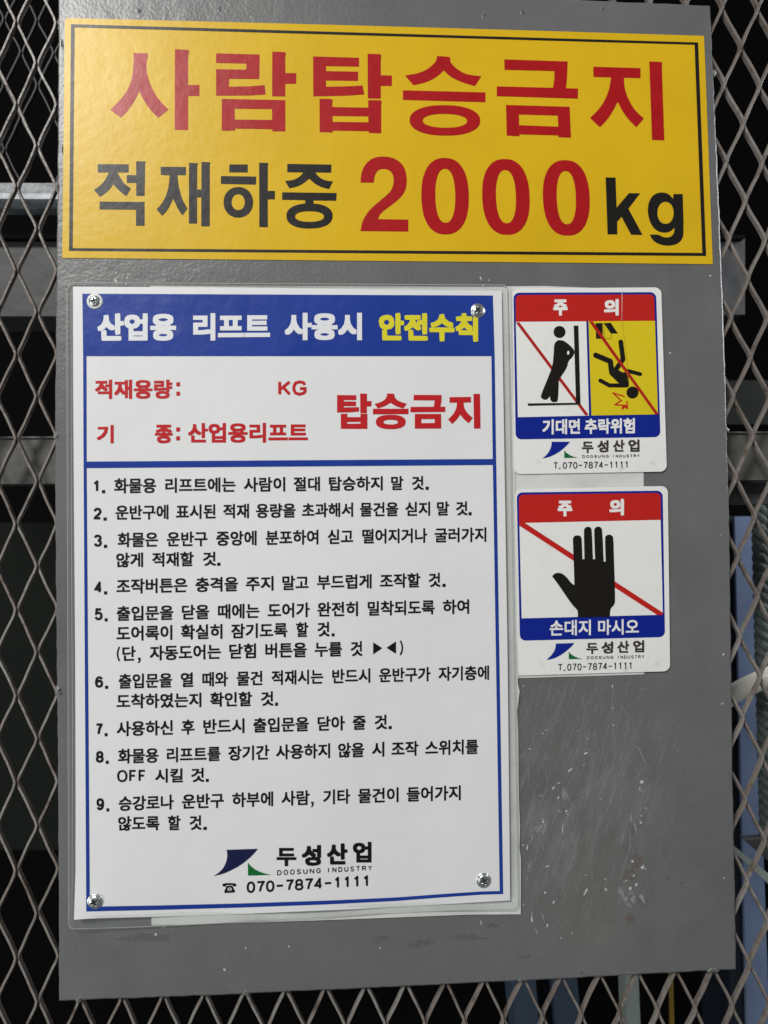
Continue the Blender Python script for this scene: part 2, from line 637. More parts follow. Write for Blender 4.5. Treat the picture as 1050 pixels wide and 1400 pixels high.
def box_px(c, d, thick):
    """solid with a quad front face (TL, TR, BR, BL px at depth d) going thick metres back"""
    f = [at(x, y, d) for x, y in c]
    b = [Vector((p.x, p.y + thick, p.z)) for p in f]
    return f + b, [(0, 3, 2, 1), (4, 5, 6, 7), (0, 1, 5, 4), (1, 2, 6, 5), (2, 3, 7, 6), (3, 0, 4, 7)]


def single(name, vf, m, label, cat, smooth=False, group=None, loc=None):
    if loc is None:
        loc = vf[0][0]
    o = build(name, vf[0], vf[1], m, None, smooth, loc)
    o['label'] = label
    o['category'] = cat
    if group:
        o['group'] = group
    return o


# --- expanded mesh
def expanded(org, ux, vz, umin, umax, vmin, vmax, d, w, thick, tilt):
    """zigzag strands of a raised expanded metal sheet: org = lattice origin (x,z)"""
    mb = MB()
    half = w / 2
    for k in range(umin, umax):
        pts = []
        for j in range(vmin * 8, vmax * 8 + 1):
            t = j / 8.0
            ph = (t + (k % 2)) % 2.0
            tri = ph if ph <= 1 else 2 - ph            # 0 at left node, 1 at right node
            s = (tri - .5) * 2
            # flatten the tips into short knuckles
            a = abs(s)
            lim = .90
            if a > .72:
                a = .72 + (lim - .72) * math.sin((a - .72) / (1 - .72) * math.pi / 2) * 1.0
            s = math.copysign(a, s) / lim
            g = .5 + .5 * s * (1 - half * .55 / ux * 2)
            wob = math.sin(k * 12.9 + t * 4.1) * .00022 + math.sin(k * 4.7 + t * 9.3) * .00014
            x = org[0] + (k + g) * ux + wob + .00011 * t
            z = org[1] + t * vz
            pts.append((x, d + tilt * s, z, s))
        n = len(pts)
        vs, fs = [], []
        for i, (x, dd, z, s) in enumerate(pts):
            a = pts[max(i - 1, 0)]
            b = pts[min(i + 1, n - 1)]
            tx, tz = b[0] - a[0], b[2] - a[2]
            l = math.hypot(tx, tz)
            nx, nz = -tz / l, tx / l
            if nx < 0:
                nx, nz = -nx, -nz
            # section: bevelled rectangle, leaning
            sec = [(-.5, .43), (-.38, .5), (.38, .5), (.5, .43), (.5, -.5), (-.5, -.5)]
            for (p, q) in sec:
                off = p * w
                dep = q * thick + p * w * .12
                vs.append(Vector((x + nx * off, -(dd + dep), z + nz * off)))
        m_ = 6
        for i in range(n - 1):
            for q in range(m_):
                q2 = (q + 1) % m_
                fs.append((i * m_ + q, i * m_ + q2, (i + 1) * m_ + q2, (i + 1) * m_ + q))
        fs.append(tuple(range(m_)))
        fs.append(tuple((n - 1) * m_ + q for q in reversed(range(m_))))
        mb.add(vs, fs)
    return mb.v, mb.f


UX, VZ = 0.0138499, -0.0292943
single('wire_mesh', expanded((-0.266241, 0.322342), UX, VZ, -4, 42, -3, 27, -.0054, .0018, .0040, .0010), M['mesh'],
       'brown grey expanded metal mesh of open diamonds the grey plate is welded to', 'wire mesh',
       loc=(-0.266, .0052, -.40))
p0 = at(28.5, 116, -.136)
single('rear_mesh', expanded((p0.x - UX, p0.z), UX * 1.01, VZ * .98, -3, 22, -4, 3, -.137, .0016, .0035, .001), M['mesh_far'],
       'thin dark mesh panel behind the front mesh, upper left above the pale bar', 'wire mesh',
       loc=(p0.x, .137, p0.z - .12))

# --- bars and beams behind the mesh
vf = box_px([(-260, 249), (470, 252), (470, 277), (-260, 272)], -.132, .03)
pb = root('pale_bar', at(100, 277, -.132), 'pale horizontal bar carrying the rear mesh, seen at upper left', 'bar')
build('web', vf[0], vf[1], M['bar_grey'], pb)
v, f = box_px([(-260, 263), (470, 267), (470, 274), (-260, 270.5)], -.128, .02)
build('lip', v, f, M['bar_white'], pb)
ch = root('steel_channel', at(300, 432, -.16), 'dark grey steel channel behind the mesh, its squared end showing right of the yellow sign', 'steel channel')
v, f = box_px([(-300, 326), (1018.5, 326), (1018.5, 430), (-300, 433)], -.16, .05)
build('web', v, f, M['steel_dark'], ch)
v, f = box_px([(-300, 319), (1018.5, 321), (1018.5, 326), (-300, 326)], -.152, .058)
build('flange', v, f, M['dark'], ch)
bm_ = root('cross_beam', at(400, 663, -.022), 'weathered grey cross beam with rust marks crossing just behind the mesh', 'beam')
v, f = box_px([(-260, 600), (1300, 589), (1300, 655), (-260, 663)], -.020, .02)
build('web', v, f, M['beam'], bm_)
v, f = box_px([(700, 660), (1300, 659), (1300, 688), (700, 690)], -.034, .02)
build('lower_flange', v, f, M['steel_dark'], bm_)
v, f = box_px([(-260, 598.6), (1300, 587.8), (1300, 590.2), (-260, 601)], -.0185, .02)
build('top_edge', v, f, M['beam'], bm_)
single('partition', box_px([(-200, 715), (600, 715), (600, 1162), (-200, 1162)], -.5, .03), M['dark_green'],
       'very dark green partition deep behind the mesh at lower left', 'partition')
single('dark_box', box_px([(960, 520), (1120, 520), (1120, 580), (960, 580)], -.3, .1), M['dark_green'],
       'dark box behind the mesh above the cross beam on the right', 'box')

# --- right hand side machinery
c1 = root('blue_column', at(1035, 1500, -.2), 'blue grey upright column behind the right edge of the grey plate', 'column')
v, f = box_px([(1004.5, 706), (1028, 706), (1054, 1460), (1023, 1460)], -.20, .004)
build('face', v, f, M['col_blue'], c1)
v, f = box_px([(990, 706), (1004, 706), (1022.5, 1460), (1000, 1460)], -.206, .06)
build('side_web', v, f, M['col_shade'], c1)
for k, (xa, xb, w_) in enumerate([(708, 741, 0), (764, 798, 0)]):
    single('blue_post', box_px([(xa - 18, 1240), (xb - 18, 1240), (xb + 4, 1480), (xa + 4, 1480)], -.24, .04), M['post_blue'],
           ['blue grey post below the plate, left one of the two showing through the bottom mesh',
            'blue grey post below the plate, right one of the two showing through the bottom mesh'][k], 'post',
           group='blue posts below the plate')
single('green_post', box_px([(852, 1240), (869, 1240), (879, 1480), (860, 1480)], -.21, .02), M['pale_green'],
       'narrow pale grey green post showing through the mesh under the plate', 'post')
single('yellow_strip', box_px([(914, 1240), (918, 1240), (924, 1480), (919.5, 1480)], -.18, .004), M['strap_yellow'],
       'thin yellow strip hanging behind the mesh under the plate', 'strip')


def tube(path, r, n=10, scale=None):
    vs, fs = [], []
    m = len(path)
    for i, p in enumerate(path):
        a = path[max(i - 1, 0)]
        b = path[min(i + 1, m - 1)]
        t = (b - a).normalized()
        up = Vector((0, 1, 0))
        s = t.cross(up)
        if s.length < 1e-4:
            s = t.cross(Vector((1, 0, 0)))
        s.normalize()
        q = s.cross(t).normalized()
        rr = r[i] if isinstance(r, (list, tuple)) else r
        for k in range(n):
            an = 2 * math.pi * k / n
            vs.append(p + s * rr * math.cos(an) + q * rr * math.sin(an))
    for i in range(m - 1):
        for k in range(n):
            k2 = (k + 1) % n
            fs.append((i * n + k, i * n + k2, (i + 1) * n + k2, (i + 1) * n + k))
    fs.append(tuple(reversed(range(n))))
    fs.append(tuple((m - 1) * n + k for k in range(n)))
    return vs, fs


def rope(xa, xb, ya, yb, d, rad, turns, label):
    a, b = at(xa, ya, d), at(xb, yb, d)
    r = root('twisted_rope', b, label, 'rope', 'twisted ropes on the right')
    for s in range(3):
        path = []
        N = turns * 14
        for i in range(N + 1):
            t = i / N
            an = 2 * math.pi * (turns * t + s / 3)
            c = a.lerp(b, t)
            path.append(c + Vector((math.cos(an) * rad * .52, math.sin(an) * rad * .52, 0)))
        v, f = tube(path, rad * .56, 8)
        build('strand', v, f, M['rope'], r, True)


rope(1037, 1051, 640, 1165, -.15, .0072, 13, 'dark green twisted rope hanging beside the blue column, the nearer one to it')
rope(1056, 1070, 640, 1165, -.148, .0072, 13, 'dark green twisted rope at the right edge of the picture')


def bez(a, b, c, n=24):
    return [a * (1 - t) ** 2 + b * 2 * t * (1 - t) + c * t * t for t in [i / n for i in range(n + 1)]]


path = bez(at(955, 985, -.16), at(1005, 935, -.115), at(1110, 905, -.105), 30)
v, f = tube(path, .0085, 14)
single('pale_hose', (v, f), M['pipe'], 'cream coloured hose curving in front of the blue column at the right', 'hose', True)
v, f = box_px([(985, 1148), (1003, 1156), (1085, 1222), (1085, 1240)], -.11, .006)
single('slanted_bar', (v, f), M['pale_green'], 'pale green flat bar slanting down behind the mesh at lower right', 'bar')
v, f = box_px([(1019, 1149), (1090, 1143), (1100, 1200), (1063, 1187)], -.14, .01)
single('grey_bracket', (v, f), M['steel_dark'], 'small dark grey bracket above the slanting pale bar', 'bracket')

# ------------------------------------------------------------------ mounting plate
outline = []
LE = [(80.5, -38), (80.5, 0), (79.4, 170), (78, 350), (76, 520), (75.8, 700), (77.5, 880), (79.5, 1050), (80.5, 1200), (81, 1368)]
BE = [(81, 1368), (300, 1360), (525, 1349.5), (760, 1338), (1006, 1325)]
RE = [(1006, 1325), (1004, 1190), (1001, 1050), (999, 880), (996.5, 700), (991.5, 520), (985.7, 350), (978, 170), (970.5, 8)]
TE = [(970.5, 8), (787, 0), (525, -12), (300, -24), (80.5, -38)]


def rag(ps, amp, step):
    out = []
    for i in range(len(ps) - 1):
        (xa, ya), (xb, yb) = ps[i], ps[i + 1]
        n = max(1, int(math.hypot(xb - xa, yb - ya) / step))
        for k in range(n):
            t = k / n
            g = amp if (i or k) else 0
            out.append((lerp(xa, xb, t) + random.uniform(-g, g), lerp(ya, yb, t) + random.uniform(-g, g)))
    return out


outline = rag(LE, .45, 9) + rag(BE, .45, 9) + rag(RE, .45, 9) + rag(TE, .45, 12)
plate = root('mounting_plate', at(543, 1346, 0), 'scratched grey painted steel plate holding all the signs', 'plate')
n = len(outline)
inner = []
cx_, cy_ = 540, 670
for i in range(n):
    a, b = outline[i - 1], outline[(i + 1) % n]
    t = Vector((b[0] - a[0], b[1] - a[1])).normalized()
    inner.append((outline[i][0] + t.y * 1.3, outline[i][1] - t.x * 1.3))
fv, ff = poly(inner, None, 0.0)
ov = [at(x, y, -.0007) for x, y in outline]
bk = [Vector((p.x, p.y + .0024, p.z)) for p in ov]
sd = []
for i in range(n):
    j = (i + 1) % n
    sd.append((i, n + i, n + j, j))
    sd.append((n + i, 2 * n + i, 2 * n + j, n + j))
build('plate_body', fv + ov + bk, ff + sd + [tuple(2 * n + i for i in reversed(t)) for t in ff], M['plate'], plate)


def blob(cx, cy, rx, ry, h, seed, d0=0.0):
    rnd = random.Random(seed)
    ph = [rnd.uniform(0, 6.28) for _ in range(4)]
    vs, fs = [], []
    N, K = 18, 5
    for k in range(K + 1):
        t = k / K
        for i in range(N):
            a = 2 * math.pi * i / N
            rr = (1 + .22 * math.sin(2 * a + ph[0]) + .14 * math.sin(3 * a + ph[1]) + .1 * math.sin(5 * a + ph[2]))
            c = math.sin(t * math.pi / 2)
            hh = h * (math.cos(t * math.pi / 2)) * (1 + .3 * math.sin(4 * a + ph[3]) * t)
            vs.append(at(cx + rx * rr * c * math.cos(a), cy + ry * rr * c * math.sin(a), d0 + hh - .0003))
    for k in range(1, K):
        for i in range(N):
            j = (i + 1) % N
            fs.append((k * N + i, k * N + j, (k + 1) * N + j, (k + 1) * N + i))
    c = len(vs)
    vs.append(at(cx, cy, d0 + h - .0003))
    for i in range(N):
        j = (i + 1) % N
        fs.append((c, N + i, N + j))
    return vs, [tuple(reversed(q)) for q in fs]


M['weld'] = mat('weld_paint', (0.20, 0.195, 0.19), 0.3, 0, [(400, .0003, 3)])
for i, (x, y, rx, ry, h) in enumerate([(79, 256, 4.5, 8, .0022), (78, 597, 4, 7, .002), (80.5, 946, 5.5, 8, .0025), (976, 100, 3, 6, .0016),
                                       (993.5, 588, 3, 5, .0016), (108, 1366, 5.5, 4.5, .002), (336, 1357.5, 6, 3.5, .0018), (714, 1339, 6, 3.5, .0018), (975, 1326, 7, 4, .002)]):
    v, f = blob(x, y, rx, ry, h, i, -.0012)
    build('weld_bead', v, f, M['weld'], plate, True)

for i, (x, y, rx, ry) in enumerate([(662, 22, 4.5, 7), (715, 17, 5, 8), (824, 12, 4, 6), (300, 12, 4, 6), (86, 205, 3, 10), (85, 60, 3, 12), (190, 15, 5, 5)]):
    v, f = blob(x, y, rx, ry, .00055, 50 + i, -.0001)
    build('paint_drip', v, f, M['plate'], plate, True)

# wear on the bare lower right of the plate and the small spots elsewhere
K5 = crop(690, 900, 3.18)


def shard(cx, cy, a, b, ang, seed, n=9):
    rnd = random.Random(seed)
    o = []
    for i in range(n):
        t = 2 * math.pi * i / n
        k = rnd.uniform(.45, 1.15)
        x, y = a * k * math.cos(t), b * k * math.sin(t)
        o.append((cx + x * math.cos(ang) - y * math.sin(ang), cy + x * math.sin(ang) + y * math.cos(ang)))
    return o


mb = MB()
CH = [(283, 487, 15, 6, -.6), (235, 542, 9, 4, -.5), (212, 564, 9, 5, -.9), (268, 664, 7, 8, .3), (274, 678, 7, 3, .5), (233, 605, 4, 8, .2),
      (167, 712, 5, 9, .2), (98, 822, 6, 20, .1), (80, 812, 5, 5, 0), (186, 904, 13, 5, -.5), (597, 537, 11, 12, 0), (352, 413, 15, 5, -.6),
      (353, 1012, 7, 16, .5), (346, 1024, 6, 8, .3), (213, 1060, 6, 9, .4), (176, 1020, 6, 7, 0), (440, 1004, 6, 13, -.3), (438, 960, 5, 4, .6),
      (470, 217, 3, 7, 0), (473, 291, 6, 4, .5), (468, 122, 3, 10, 0), (595, 685, 7, 3, .2), (185, 1162, 5, 11, .3), (117, 1135, 5, 18, -.2),
      (555, 883, 7, 8, .3), (600, 908, 9, 13, .9), (572, 985, 7, 12, .3), (545, 1000, 8, 12, .4), (612, 916, 8, 4, .2), (520, 972, 5, 3, 0),
      (614, 652, 4, 4, 0), (318, 316, 4, 3, 0), (360, 350, 6, 3, -.6), (179, 312, 5, 3, -.5), (166, 326, 6, 3, -.5), (109, 394, 7, 3, 0),
      (352, 942, 5, 3, 0), (82, 1070, 4, 4, 0), (948, 195, 6, 5, 0), (753, 400, 3, 3, 0), (420, 612, 3, 5, .5), (157, 597, 4, 4, 0), (82, 120, 3, 9, 0),
      (245, 1215, 3, 6, 0), (293, 1195, 3, 8, 0), (585, 570, 5, 4, 0), (592, 714, 8, 6, .6), (530, 965, 6, 6, 0), (562, 945, 5, 9, .8)]
def piece(name, vf, m):
    build(name, vf[0], vf[1], m, plate)


for i, (x, y, a, b, g) in enumerate(CH):
    piece('paint_chip', poly(K5(shard(x, y, a * .9, b * .9, g, i, 11)), None, .00022), M['chip'])
# crescent
piece('paint_chip', poly(K5([(257, 718), (248, 735), (250, 752), (258, 763), (253, 750), (252, 737)]), None, .0002), M['chip'])
# flakes above the poster, along the top edge and down the right side
for i, (x, y, a, b, g) in enumerate([(158.5, 384, 2.0, 4.5, -.35), (159, 373, 1.2, 1.5, 0), (174.5, 379, 1.2, 3.6, .2), (172.5, 388.5, 1.6, 1.2, 0), (176, 374.5, 2.5, 1, 0),
                                     (657, 380, 1.2, 3.5, -.4), (660.5, 390, 1.2, 2.2, -.3), (668, 383, 1.2, 1.2, 0), (213, 1277, 2.6, 2.6, .5), (224, 1268, 1.6, 1, 0),
                                     (395, 1294, 1.1, 2.5, .3), (336, 1296, 1.1, 2.3, .2), (520, 1296, 1, 1.8, .2), (307, 1326, 2.8, 2, 0), (658, 1262, 1.2, 4, -.3), (916, 483, 1.3, 2, .5),
                                     (971, 377, 2, 1.3, 0), (985, 732, 1.2, 1, 0), (989, 895, 1.6, 2.6, .3), (987, 962, 1.5, 1.5, 0), (990, 1200, 1.1, 1.6, 0)]):
    piece('paint_chip', poly(shard(x, y, a, b, g, 100 + i), None, .00022), M['chip'])

mb = MB()


def wisp(x, y, l, ang, curv, w, d):
    pts = []
    a = ang
    N = 7
    for i in range(N + 1):
        pts.append((x, y))
        x += l / N * math.cos(a)
        y += l / N * math.sin(a)
        a += curv / N
    ws = [w * math.sin(math.pi * (i + .3) / (N + .6)) for i in range(N + 1)]
    return strip(pts, ws, d)


rs = random.Random(5)
for i in range(170):
    x, y = rs.uniform(90, 640), rs.uniform(95, 620)
    if (x - 90) / 550 + (y - 95) / 900 > 1.25:
        continue
    l = rs.choice([25, 40, 60, 110, 150]) * rs.uniform(.5, 1)
    ang = math.radians(rs.gauss(112, 14) if rs.random() < .72 else rs.uniform(0, 180))
    x, y = K5([(x, y)])[0]
    mb.add(*wisp(x, y, l / 3.18, ang, rs.uniform(-.6, .6), rs.uniform(.35, 1.0), .00010 + i * 2e-7))
for i in range(60):
    x, y = K5([(rs.uniform(110, 330), rs.uniform(600, 1200))])[0]
    mb.add(*wisp(x, y, rs.uniform(4, 16), math.radians(rs.gauss(105, 25)), rs.uniform(-.5, .5), rs.uniform(.3, .7), .00014 + i * 2e-7))
for i in range(40):
    x, y = rs.uniform(540, 690), rs.uniform(520, 860)
    x, y = K5([(x, y)])[0]
    mb.add(*wisp(x, y, rs.uniform(4, 20), math.radians(rs.gauss(80, 30)), rs.uniform(-.8, .8), rs.uniform(.3, .7), .00016 + i * 2e-7))
mb.add(*strip(K5([(555, 375), (585, 392), (600, 430), (615, 460), (650, 497)]), [.6, 2.2, 1.8, 1.2, .5], .0002))
mb.add(*strip(K5([(468, 105), (470, 200), (472, 300), (470, 380)]), [.5, 1, 1, .4], .00021))
fs_ = mb.build('fine_scratches', M['scratch'], plate)
fs_['kind'] = 'stuff'

mb = MB()
for i, (x, y, a, b, g) in enumerate([(150, 730, 16, 55, .35), (120, 770, 9, 50, .35), (172, 740, 9, 40, .3), (105, 920, 8, 45, .25), (262, 590, 20, 34, -.3), (240, 665, 10, 24, -.5),
                                     (560, 1045, 14, 52, -.5), (525, 1050, 12, 60, -.55), (505, 1010, 12, 30, -.6), (600, 1045, 11, 30, -.5), (548, 700, 6, 50, .05), (545, 810, 3, 60, 0),
                                     (570, 740, 5, 50, -.3), (345, 455, 10, 22, .4), (335, 590, 4, 30, -.2), (118, 1120, 7, 30, -.1), (140, 1190, 5, 30, -.3), (235, 1130, 4, 24, -.2),
                                     (165, 1120, 5, 34, -.3), (590, 570, 10, 14, 0), (630, 572, 10, 8, .3), (585, 705, 12, 8, .5), (170, 825, 8, 6, 0), (360, 395, 18, 10, .3)]):
    piece('scrape_mark', poly(K5(shard(x, y, a, b, g, 300 + i, 16)), None, .00013 + i * 1.5e-6), M['smear'])
mb = MB()
for i, (x, y, a, b, g) in enumerate([(580, 880, 30, 38, .5), (545, 940, 34, 26, -.5), (600, 1060, 22, 14, -.3), (545, 1130, 22, 22, 0)]):
    piece('rust_patch', poly(K5(shard(x, y, a, b, g, 400 + i, 22)), None, .00006 + i * 3e-6), M['rust'])
piece('rust_patch', poly(shard(718, 1307, 10, 4, 0, 420, 14), None, .00008), M['rust'])
piece('rust_patch', poly(shard(795, 1330, 3, 4, 0, 421, 14), None, .00008), M['rust'])
mb = MB()
for i, (x, y, a, b, g) in enumerate([(640, 1281, 26, 5, .05), (575, 1290, 22, 6, -.1), (520, 1283, 16, 5, 0), (672, 1266, 14, 4, 0), (200, 1282, 40, 7, 0), (712, 958, 2, 7, 0),
                                     (914, 1200, 2.5, 3.5, 0), (932, 1207, 4, 2, -.5)]):
    piece('grime_mark', poly(shard(x, y, a, b, g, 500 + i, 20), None, .00005 + i * 3e-6), M['grime'])

# ------------------------------------------------------------------ yellow sign
D = 0.00045
sg = root('yellow_sign', at(530, 357, 0), 'wide yellow no riding sign with red Korean lettering and 2000 kg load limit', 'sign')
top = [(lerp(90.5, 962.5, i / 12), 24.6 + (49 - 24.6) * i / 12 - .9 * math.sin(math.pi * i / 12)) for i in range(13)]
right = [(962.5, 49), (966.5, 150), (970.5, 255), (974.5, 361)]
bot = [(lerp(974.5, 85, i / 12), lerp(361, 352.5, i / 12)) for i in range(13)]
left = [(85, 352.5), (86.2, 250), (87.4, 140), (88.6, 29)]
v, f = slab(top + right[1:] + bot[1:] + left[1:], D, .0004)
build('sheet', v, f, M['yellow'], sg)
mb = MB()
ob = [(97, 33), (954.5, 58), (965.5, 350), (94.3, 343)]
ib = [(102, 37.3), (949.6, 61.2), (960.2, 345.8), (99.3, 339.2)]
v, f = poly(ob, ib, D + .0001)
mb.add(v, f)
mb.build('border', M['sign_black'], sg)
DI = D + .00012
k1, k2, k3 = crop(130, 50, 3.5), crop(410, 50, 3.5), crop(660, 60, 3.5)
mb = MB()


def P_(k, pts, hole=None, d=DI):
    mb.add(*poly(k(pts), k(hole) if hole else None, d))


def smooth(pts, it=2):
    """round every vertex of a closed outline except the sharp ones"""
    for _ in range(it):
        o = []
        n = len(pts)
        for i in range(n):
            a, b, c = Vector(pts[i - 1]), Vector(pts[i]), Vector(pts[(i + 1) % n])
            if (b - a).length < 1e-6 or (c - b).length < 1e-6 or (b - a).normalized().dot((c - b).normalized()) < .62:
                o.append(pts[i])
            else:
                o.append(tuple(b.lerp(a, .25)))
                o.append(tuple(b.lerp(c, .25)))
        pts = o
    return pts


P_(k1, smooth([(185, 78), (250, 80), (255, 92), (246, 110), (245, 170), (262, 225), (292, 285), (325, 325), (352, 348), (303, 389), (270, 358), (240, 318), (222, 285), (211, 262),
               (198, 290), (178, 325), (150, 362), (122, 388), (73, 350), (110, 315), (143, 275), (168, 230), (182, 170)]))
P_(k1, [(382, 60), (448, 64), (450, 75), (445, 90), (445, 232), (499, 231), (499, 284), (445, 284), (445, 447), (381, 446)])
P_(k1, [(579, 80), (787, 86), (786, 203), (641, 202), (640, 240), (740, 238), (811, 232), (816, 277), (740, 282), (579, 283), (579, 156), (723, 158), (724, 129), (579, 126)])
P_(k1, [(848, 72), (908, 74), (914, 82), (910, 98), (910, 174), (963, 175), (962, 226), (910, 226), (910, 286), (847, 286)])
P_(k1, [(606, 298), (910, 304), (910, 454), (848, 453), (848, 443), (670, 440), (670, 450), (606, 450)], [(668, 345), (847, 347), (847, 399), (668, 397)])
P_(k2, [(63, 95), (283, 101), (283, 144), (125, 141), (125, 165), (279, 168), (278, 212), (125, 210), (125, 240), (220, 238), (300, 234), (308, 277), (220, 283), (64, 286)])
P_(k2, [(324, 82), (385, 84), (390, 92), (387, 108), (387, 185), (440, 186), (440, 236), (387, 236), (387, 297), (325, 296)])
P_(k2, [(94, 298), (150, 298), (157, 306), (155, 318), (155, 337), (327, 340), (327, 304), (386, 304), (392, 313), (389, 325), (389, 463), (330, 461), (330, 453), (157, 450), (157, 459), (94, 457)],
   [(156, 380), (327, 382), (328, 410), (156, 408)])
P_(k2, smooth([(656, 93), (715, 96), (721, 104), (718, 118), (732, 138), (762, 163), (800, 182), (868, 190), (838, 237), (790, 224), (745, 205), (715, 188), (688, 162), (662, 188), (625, 210), (585, 225),
               (543, 232), (503, 186), (560, 177), (605, 160), (640, 132), (655, 110)]))
P_(k2, [(493, 257), (888, 267), (888, 314), (493, 303)])
P_(k2, ell(694, 401, 169, 73, 48, 2.25, 0, .01), ell(694, 403, 106, 33, 40, 2.2, 0, .01))
P_(k3, [(103, 74), (406, 84), (404, 150), (399, 212), (456, 214), (455, 262), (67, 250), (67, 203), (336, 210), (343, 165), (343, 130), (104, 124)])
P_(k3, [(111, 292), (416, 301), (422, 449), (362, 446), (362, 438), (176, 433), (176, 442), (115, 439)], [(173, 338), (359, 343), (361, 396), (174, 389)])
P_(k3, smooth([(529, 109), (755, 116), (755, 164), (676, 162), (678, 210), (695, 262), (725, 315), (771, 357), (735, 399), (700, 365), (670, 325), (646, 277), (625, 318), (597, 362), (561, 399),
               (513, 354), (550, 320), (585, 270), (606, 215), (614, 160), (530, 158)]))
P_(k3, [(797, 84), (852, 86), (860, 92), (857, 105), (869, 462), (810, 459)])
mb.build('headline_lettering', M['sign_red'], sg)

mb = MB()
k4, k5 = crop(110, 200, 5.25), crop(290, 200, 5.25)
P_(k4, smooth([(124, 128), (346, 129), (346, 188), (265, 188), (285, 225), (315, 270), (362, 303), (329, 358), (290, 330), (260, 300), (235, 272), (210, 310), (175, 340), (140, 362), (96, 313),
               (140, 285), (175, 245), (205, 188), (124, 188)]))
P_(k4, [(400, 107), (468, 108), (464, 130), (460, 357), (400, 355), (400, 263), (332, 262), (332, 206), (400, 207)])
P_(k4, [(137, 397), (460, 399), (460, 570), (398, 570), (398, 455), (137, 453)])
P_(k4, smooth([(576, 147), (757, 148), (757, 208), (697, 207), (700, 260), (715, 330), (735, 390), (768, 447), (733, 497), (705, 460), (680, 410), (666, 374), (645, 420), (620, 465), (586, 499),
               (546, 453), (590, 405), (620, 340), (636, 270), (640, 208), (576, 205)]))
P_(k4, [(779, 118), (845, 121), (838, 140), (837, 310), (868, 310), (868, 111), (932, 115), (928, 135), (928, 575), (867, 574), (867, 367), (837, 367), (837, 555), (778, 554)])
P_(k5, [(123, 130), (256, 130), (256, 188), (122, 187)])
P_(k5, [(63, 213), (317, 217), (315, 275), (63, 270)])
P_(k5, ell(188, 402, 106, 110, 48, 2.1), ell(187, 401, 47, 57, 40, 2.1))
P_(k5, [(337, 117), (398, 119), (404, 124), (400, 140), (399, 320), (451, 320), (450, 381), (399, 381), (400, 581), (339, 579)])
P_(k5, smooth([(539, 126), (856, 131), (855, 189), (740, 188), (770, 225), (815, 246), (868, 252), (839, 307), (790, 296), (740, 272), (697, 232), (655, 268), (610, 290), (555, 302), (523, 249),
               (580, 243), (625, 222), (655, 188), (539, 186)]))
pv, t = union([k5([(503, 330), (893, 335), (891, 391), (728, 389), (728, 424), (667, 424), (668, 387), (503, 384)])])
mb.add(*flat(pv, t, DI))
P_(k5, ell(699, 500, 166, 90, 48, 2.3), ell(699, 504, 103, 38, 40, 2.3), DI + .00004)
mb.build('load_lettering', M['sign_black'], sg)
mb = MB()
k6, k7 = crop(480, 200, 4.0385), crop(720, 210, 4.0385)
P_(k6, smooth([(53, 170), (62, 130), (80, 98), (110, 70), (145, 58), (180, 56), (220, 60), (260, 78), (290, 108), (305, 150), (308, 195), (303, 235), (285, 270), (255, 300), (215, 330), (175, 360),
               (157, 380), (148, 402), (316, 405), (316, 471), (52, 468), (58, 430), (72, 395), (95, 360), (130, 325), (170, 292), (205, 262), (225, 238), (235, 205), (235, 175), (228, 150), (212, 132),
               (185, 124), (155, 128), (138, 145), (128, 172), (126, 201), (52, 200)]))
P_(k6, ell(519, 275.5, 131, 211.5, 60, 2.35, .014), ell(520, 273, 55, 149, 50, 2.3, .013))
P_(k6, ell(855, 279.5, 131, 209.5, 60, 2.35, .036), ell(855, 278, 55, 147, 50, 2.3, .03))
P_(k7, ell(219, 244.5, 129, 208.5, 60, 2.35, .036), ell(219, 243, 53, 147, 50, 2.3, .03))
mb.build('load_number', M['sign_red'], sg)
mb = MB()
P_(k7, [(436, 131), (491, 132), (497, 298), (565, 218), (627, 219), (562, 304), (640, 449), (577, 448), (524, 349), (500, 376), (501, 446), (447, 446)])
P_(k7, smooth([(811, 223), (862, 223), (868, 440), (858, 475), (832, 500), (790, 509), (750, 506), (710, 490), (690, 468), (680, 447), (732, 447), (745, 458), (770, 464), (795, 460), (813, 443),
               (817, 408), (795, 430), (765, 438), (730, 432), (698, 408), (678, 370), (668, 320), (672, 275), (690, 238), (718, 218), (750, 213), (785, 222), (808, 250)], 1), ell(767, 327, 45, 61, 36, 2.1))
mb.build('unit_lettering', M['sign_black'], sg)

# ------------------------------------------------------------------ old white sheets behind
v, f = slab([(690, 391.5), (742, 391), (879, 396), (881, 921.5), (880, 922), (800, 924.5), (712, 927), (704, 927)], .0005, .0004)
o = single('backing_sheet', (v, f), M['backing'], 'old white sheet showing between and around the two caution stickers', 'sheet', group='old white sheets on the plate')
eR = [(698, 391.8), (703, 600), (707.5, 800), (708, 935), (710.5, 945), (708.5, 962), (707, 972), (708.5, 1000), (709.5, 1090), (711, 1130), (710.4, 1160), (712.3, 1175), (712, 1250)]
v, f = slab([(205, 390.5)] + eR + [(640, 1250.5), (500, 1256), (360, 1261), (207, 1265.5)], .0010, .0005)
o = single('backing_sheet', (v, f), M['backing'], 'large old white sheet sticking out right of and below the rules poster', 'sheet', group='old white sheets on the plate')

# ------------------------------------------------------------------ caution stickers
LOGO_B = [(275, 205), (393, 205), (376, 226), (350, 250), (318, 274), (283, 293), (250, 305), (215, 312), (240, 294), (260, 268), (272, 240), (277, 220)]
LOGO_G = [(357, 260), (372, 277), (395, 292), (420, 302), (445, 307), (357, 308)]


